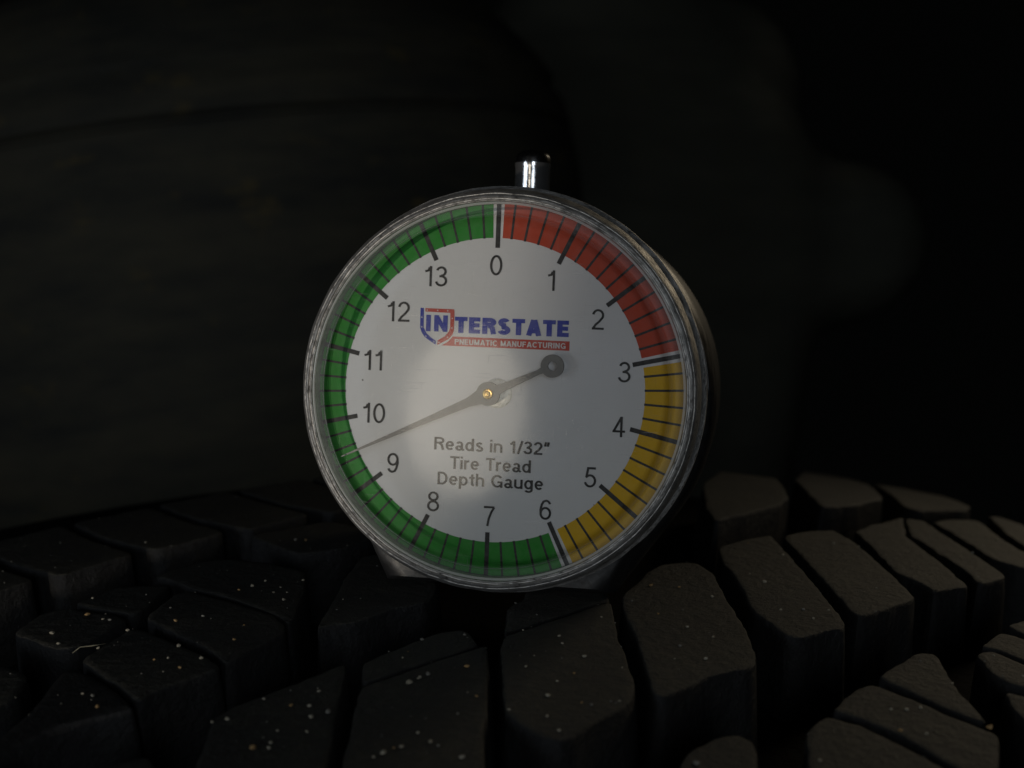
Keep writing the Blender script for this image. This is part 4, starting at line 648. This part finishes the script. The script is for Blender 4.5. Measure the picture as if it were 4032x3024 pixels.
# collar on the dial, pointer, brass rivet
obj('collar', lathe([(0.02, YD - .2), (1.45, YD - .2), (1.62, YD - .12), (1.65, YD)], (-0.2, CZ - 0.28), 48), MAT['collar'], dial)
HX, HZ = -0.95, -0.28; TX, TZ = -17.35, -8.03; QX, QZ = 6.1, 3.08
def needle():
    H, T, Q = Vector((HX, HZ)), Vector((TX, TZ)), Vector((QX, QZ)); dt = (T - H).normalized(); nt = Vector((-dt.y, dt.x)); dq = (Q - H).normalized(); nq = Vector((-dq.y, dq.x))
    pts = []
    a0 = math.atan2(dt.y, dt.x); a1 = math.atan2(dq.y, dq.x)
    hr, qr = 1.32, 1.28
    def arcp(c, r_, s, e, n):
        return [c + Vector((math.cos(s + (e - s) * i / n), math.sin(s + (e - s) * i / n))) * r_ for i in range(n + 1)]
    pts += [T + nt * 0.07, T + dt * 0.15, T - nt * 0.07]                       # tip
    pts += [H + dt * 7 - nt * 0.33, H + dt * 2.2 - nt * 0.52]
    b0 = a0 % (2 * math.pi); b1 = a1 % (2 * math.pi)
    # hub, lower side: from needle direction round to tail direction clockwise or counter as needed
    s = b0 - R(38) if False else None
    def side(sign):
        A = b0 + sign * R(38); B = b1 - sign * R(24)
        d = (B - A) % (2 * math.pi) if sign > 0 else -((A - B) % (2 * math.pi))
        return arcp(H, hr, A, A + d, 14)
    lower = side(1 if nt.dot(Vector((math.cos(b0 + .1), math.sin(b0 + .1))) - Vector((math.cos(b0), math.sin(b0)))) < 0 else -1)
    # nt is +90deg from dt: points at -nt side come first, so travel with sign -1 first then +1
    lo = side(-1) ; up = side(1)
    pts = [T + nt * 0.07, T + dt * 0.15, T - nt * 0.07, H + dt * 7 - nt * 0.33, H + dt * 2.4 - nt * 0.5] + lo
    pts += [H + dq * 2.2 + nq * 0.42, Q - dq * 1.7 + nq * 0.26]
    A = b1 + math.pi
    pts += arcp(Q, qr, A - R(16), A - R(344), 30)
    pts += [Q - dq * 1.7 - nq * 0.26, H + dq * 2.2 - nq * 0.42]
    pts += list(reversed(up)) + [H + dt * 2.4 + nt * 0.5, H + dt * 7 + nt * 0.33]
    return [(p.x, CZ + p.y) for p in pts]
out = needle()
ptr = obj('pointer', plate(out, 1.2, 1.75, [circ(QX, CZ + QZ, 0.5, 24)]), MAT['pointer'], g)
ptr.data.materials.append(MAT['pointer_edge'])
for f in ptr.data.polygons:
    if abs(f.normal.y) < 0.5: f.material_index = 1
riv = obj('rivet', lathe([(0.02, 0.85), (0.24, 0.86), (0.30, 0.95), (0.34, 1.0), (0.5, 0.98), (0.58, 1.05), (0.62, 1.28)], (HX, CZ + HZ), 32), MAT['brass'], ptr)
obj('spindle', lathe([(0.02, 1.6), (0.5, 1.6), (0.5, 2.8), (0.02, 2.8)], (HX + .1, CZ + HZ), 24), MAT['brass'], ptr)
# plunger
pl = obj('plunger', lathe([(2.15, CZ + 18), (2.15, CZ + 26.6), (2.22, CZ + 26.9), (2.22, CZ + 27.3)], (0, 21), 48, axis='z', capends=True), MAT['chrome'], g)
obj('cap', lathe([(2.2, CZ + 27.3), (2.2, CZ + 27.9), (2.0, CZ + 28.4), (1.5, CZ + 28.75), (0.8, CZ + 28.92), (0.02, CZ + 28.95)], (0, 21), 48, axis='z'), MAT['black_metal'], pl)

# ------------------------------------------------------------------ dim things behind
def stained(name, col, stain, streak):
    m, ns, ls, p = mat(name)
    n1 = noisetex(ns, ls, coords(ns, ls, (1, 1, 4)), 14, 7, 0.65); n2 = noisetex(ns, ls, coords(ns, ls, (1, 1, 12)), 30, 4, 0.6); n3 = noisetex(ns, ls, coords(ns, ls), 60, 3, 0.5)
    a = ramp(ns, ls, n1, [(0.35, (0, 0, 0)), (0.72, (1, 1, 1))]); b = ramp(ns, ls, n2, [(0.45, (0, 0, 0)), (0.75, (1, 1, 1))]); c = ramp(ns, ls, n3, [(0.62, (0, 0, 0)), (0.72, (1, 1, 1))])
    x = mixf(ns, ls, a.outputs[0], col, stain)
    mu = nd(ns, 'ShaderNodeMath', operation='MULTIPLY'); ls.new(c.outputs[0], mu.inputs[0]); ls.new(b.outputs[0], mu.inputs[1])
    ls.new(mixf(ns, ls, mu.outputs[0], x, streak), p.inputs['Base Color']); p.inputs['Roughness'].default_value = 0.8; p.inputs['Specular IOR Level'].default_value = 0.2
    bump(ns, ls, p, n1, 0.3, 0.003); return m
MAT['dusty'] = stained('dusty_rubber', (0.036, 0.036, 0.030), (0.088, 0.078, 0.050), (0.15, 0.11, 0.04))
MAT['cloth'] = stained('dark_cover', (0.075, 0.076, 0.058), (0.105, 0.104, 0.078), (0.12, 0.11, 0.07))
wp = [(96, 50), (110, 57), (128, 46), (141, 29), (144.5, 22.5), (142.5, 20.5), (143, 18), (147, 13), (149.5, 4), (149.2, 1.6), (146.5, 0.3), (146.5, -0.8), (149.6, -2.2), (150.5, -15), (149.5, -40), (145, -70), (138, -100), (128, -128), (114, -150), (104, -158), (96, -150), (92, -120), (92, -20)]
wt = empty('worn_tyre', (-195, 415, 36)); obj('casing', lathe(wp, (0, 0), 160, axis='z', closed=True, jit=0.6), MAT['dusty'], wt)
ax = cf.copy(); ax.z = 0; ax.normalize(); up = (Vector((0, 0, 1)) + ax * math.tan(R(8.0)) - Vector((ax.y, -ax.x, 0)) * math.tan(R(8.5))).normalized()
wt.rotation_euler = up.to_track_quat('Z', 'Y').to_euler()
tag(wt, 'smooth dusty dark tyre casing with ribbed shoulder behind the gauge', 'tyre')
mb = bpy.data.metaballs.new('mb'); mb.resolution = 0.012; mb.threshold = 0.25
PXR, PXU = cr, cu; camp = M4.translation
def at(px, py, z): return camp + (cf + cr * ((px - 1106) * 3.3755e-4) - cu * ((py - 829.5) * 3.3755e-4)) * z
cov_c = at(1450, 600, 0.78)
for px, py, rp, dz in [(1290, 120, 300, 0), (1450, 330, 360, 0), (1330, 600, 360, -.01), (1580, 560, 300, 0), (1830, 520, 215, .01), (1530, 850, 250, -.01), (1480, 1050, 270, 0), (1300, 900, 300, 0), (1560, 160, 190, .01), (1350, 1350, 330, 0)]:
    e = mb.elements.new(); e.co = at(px, py, 0.78 + dz) - cov_c; e.radius = rp * 3.3755e-4 * 0.78 * 1.25; e.stiffness = 1.2
tmp = bpy.data.objects.new('mb', mb); COL.objects.link(tmp); bpy.context.view_layer.update()
me = bpy.data.meshes.new_from_object(tmp.evaluated_get(bpy.context.evaluated_depsgraph_get())); bpy.data.objects.remove(tmp)
me.polygons.foreach_set('use_smooth', [True] * len(me.polygons))
cov = obj('draped_cover', me, MAT['cloth']); cov.location = cov_c
me.materials.clear(); me.materials.append(MAT['cloth'])
tag(cov, 'large dark grey lumpy draped cover out of focus behind the gauge', 'cover')
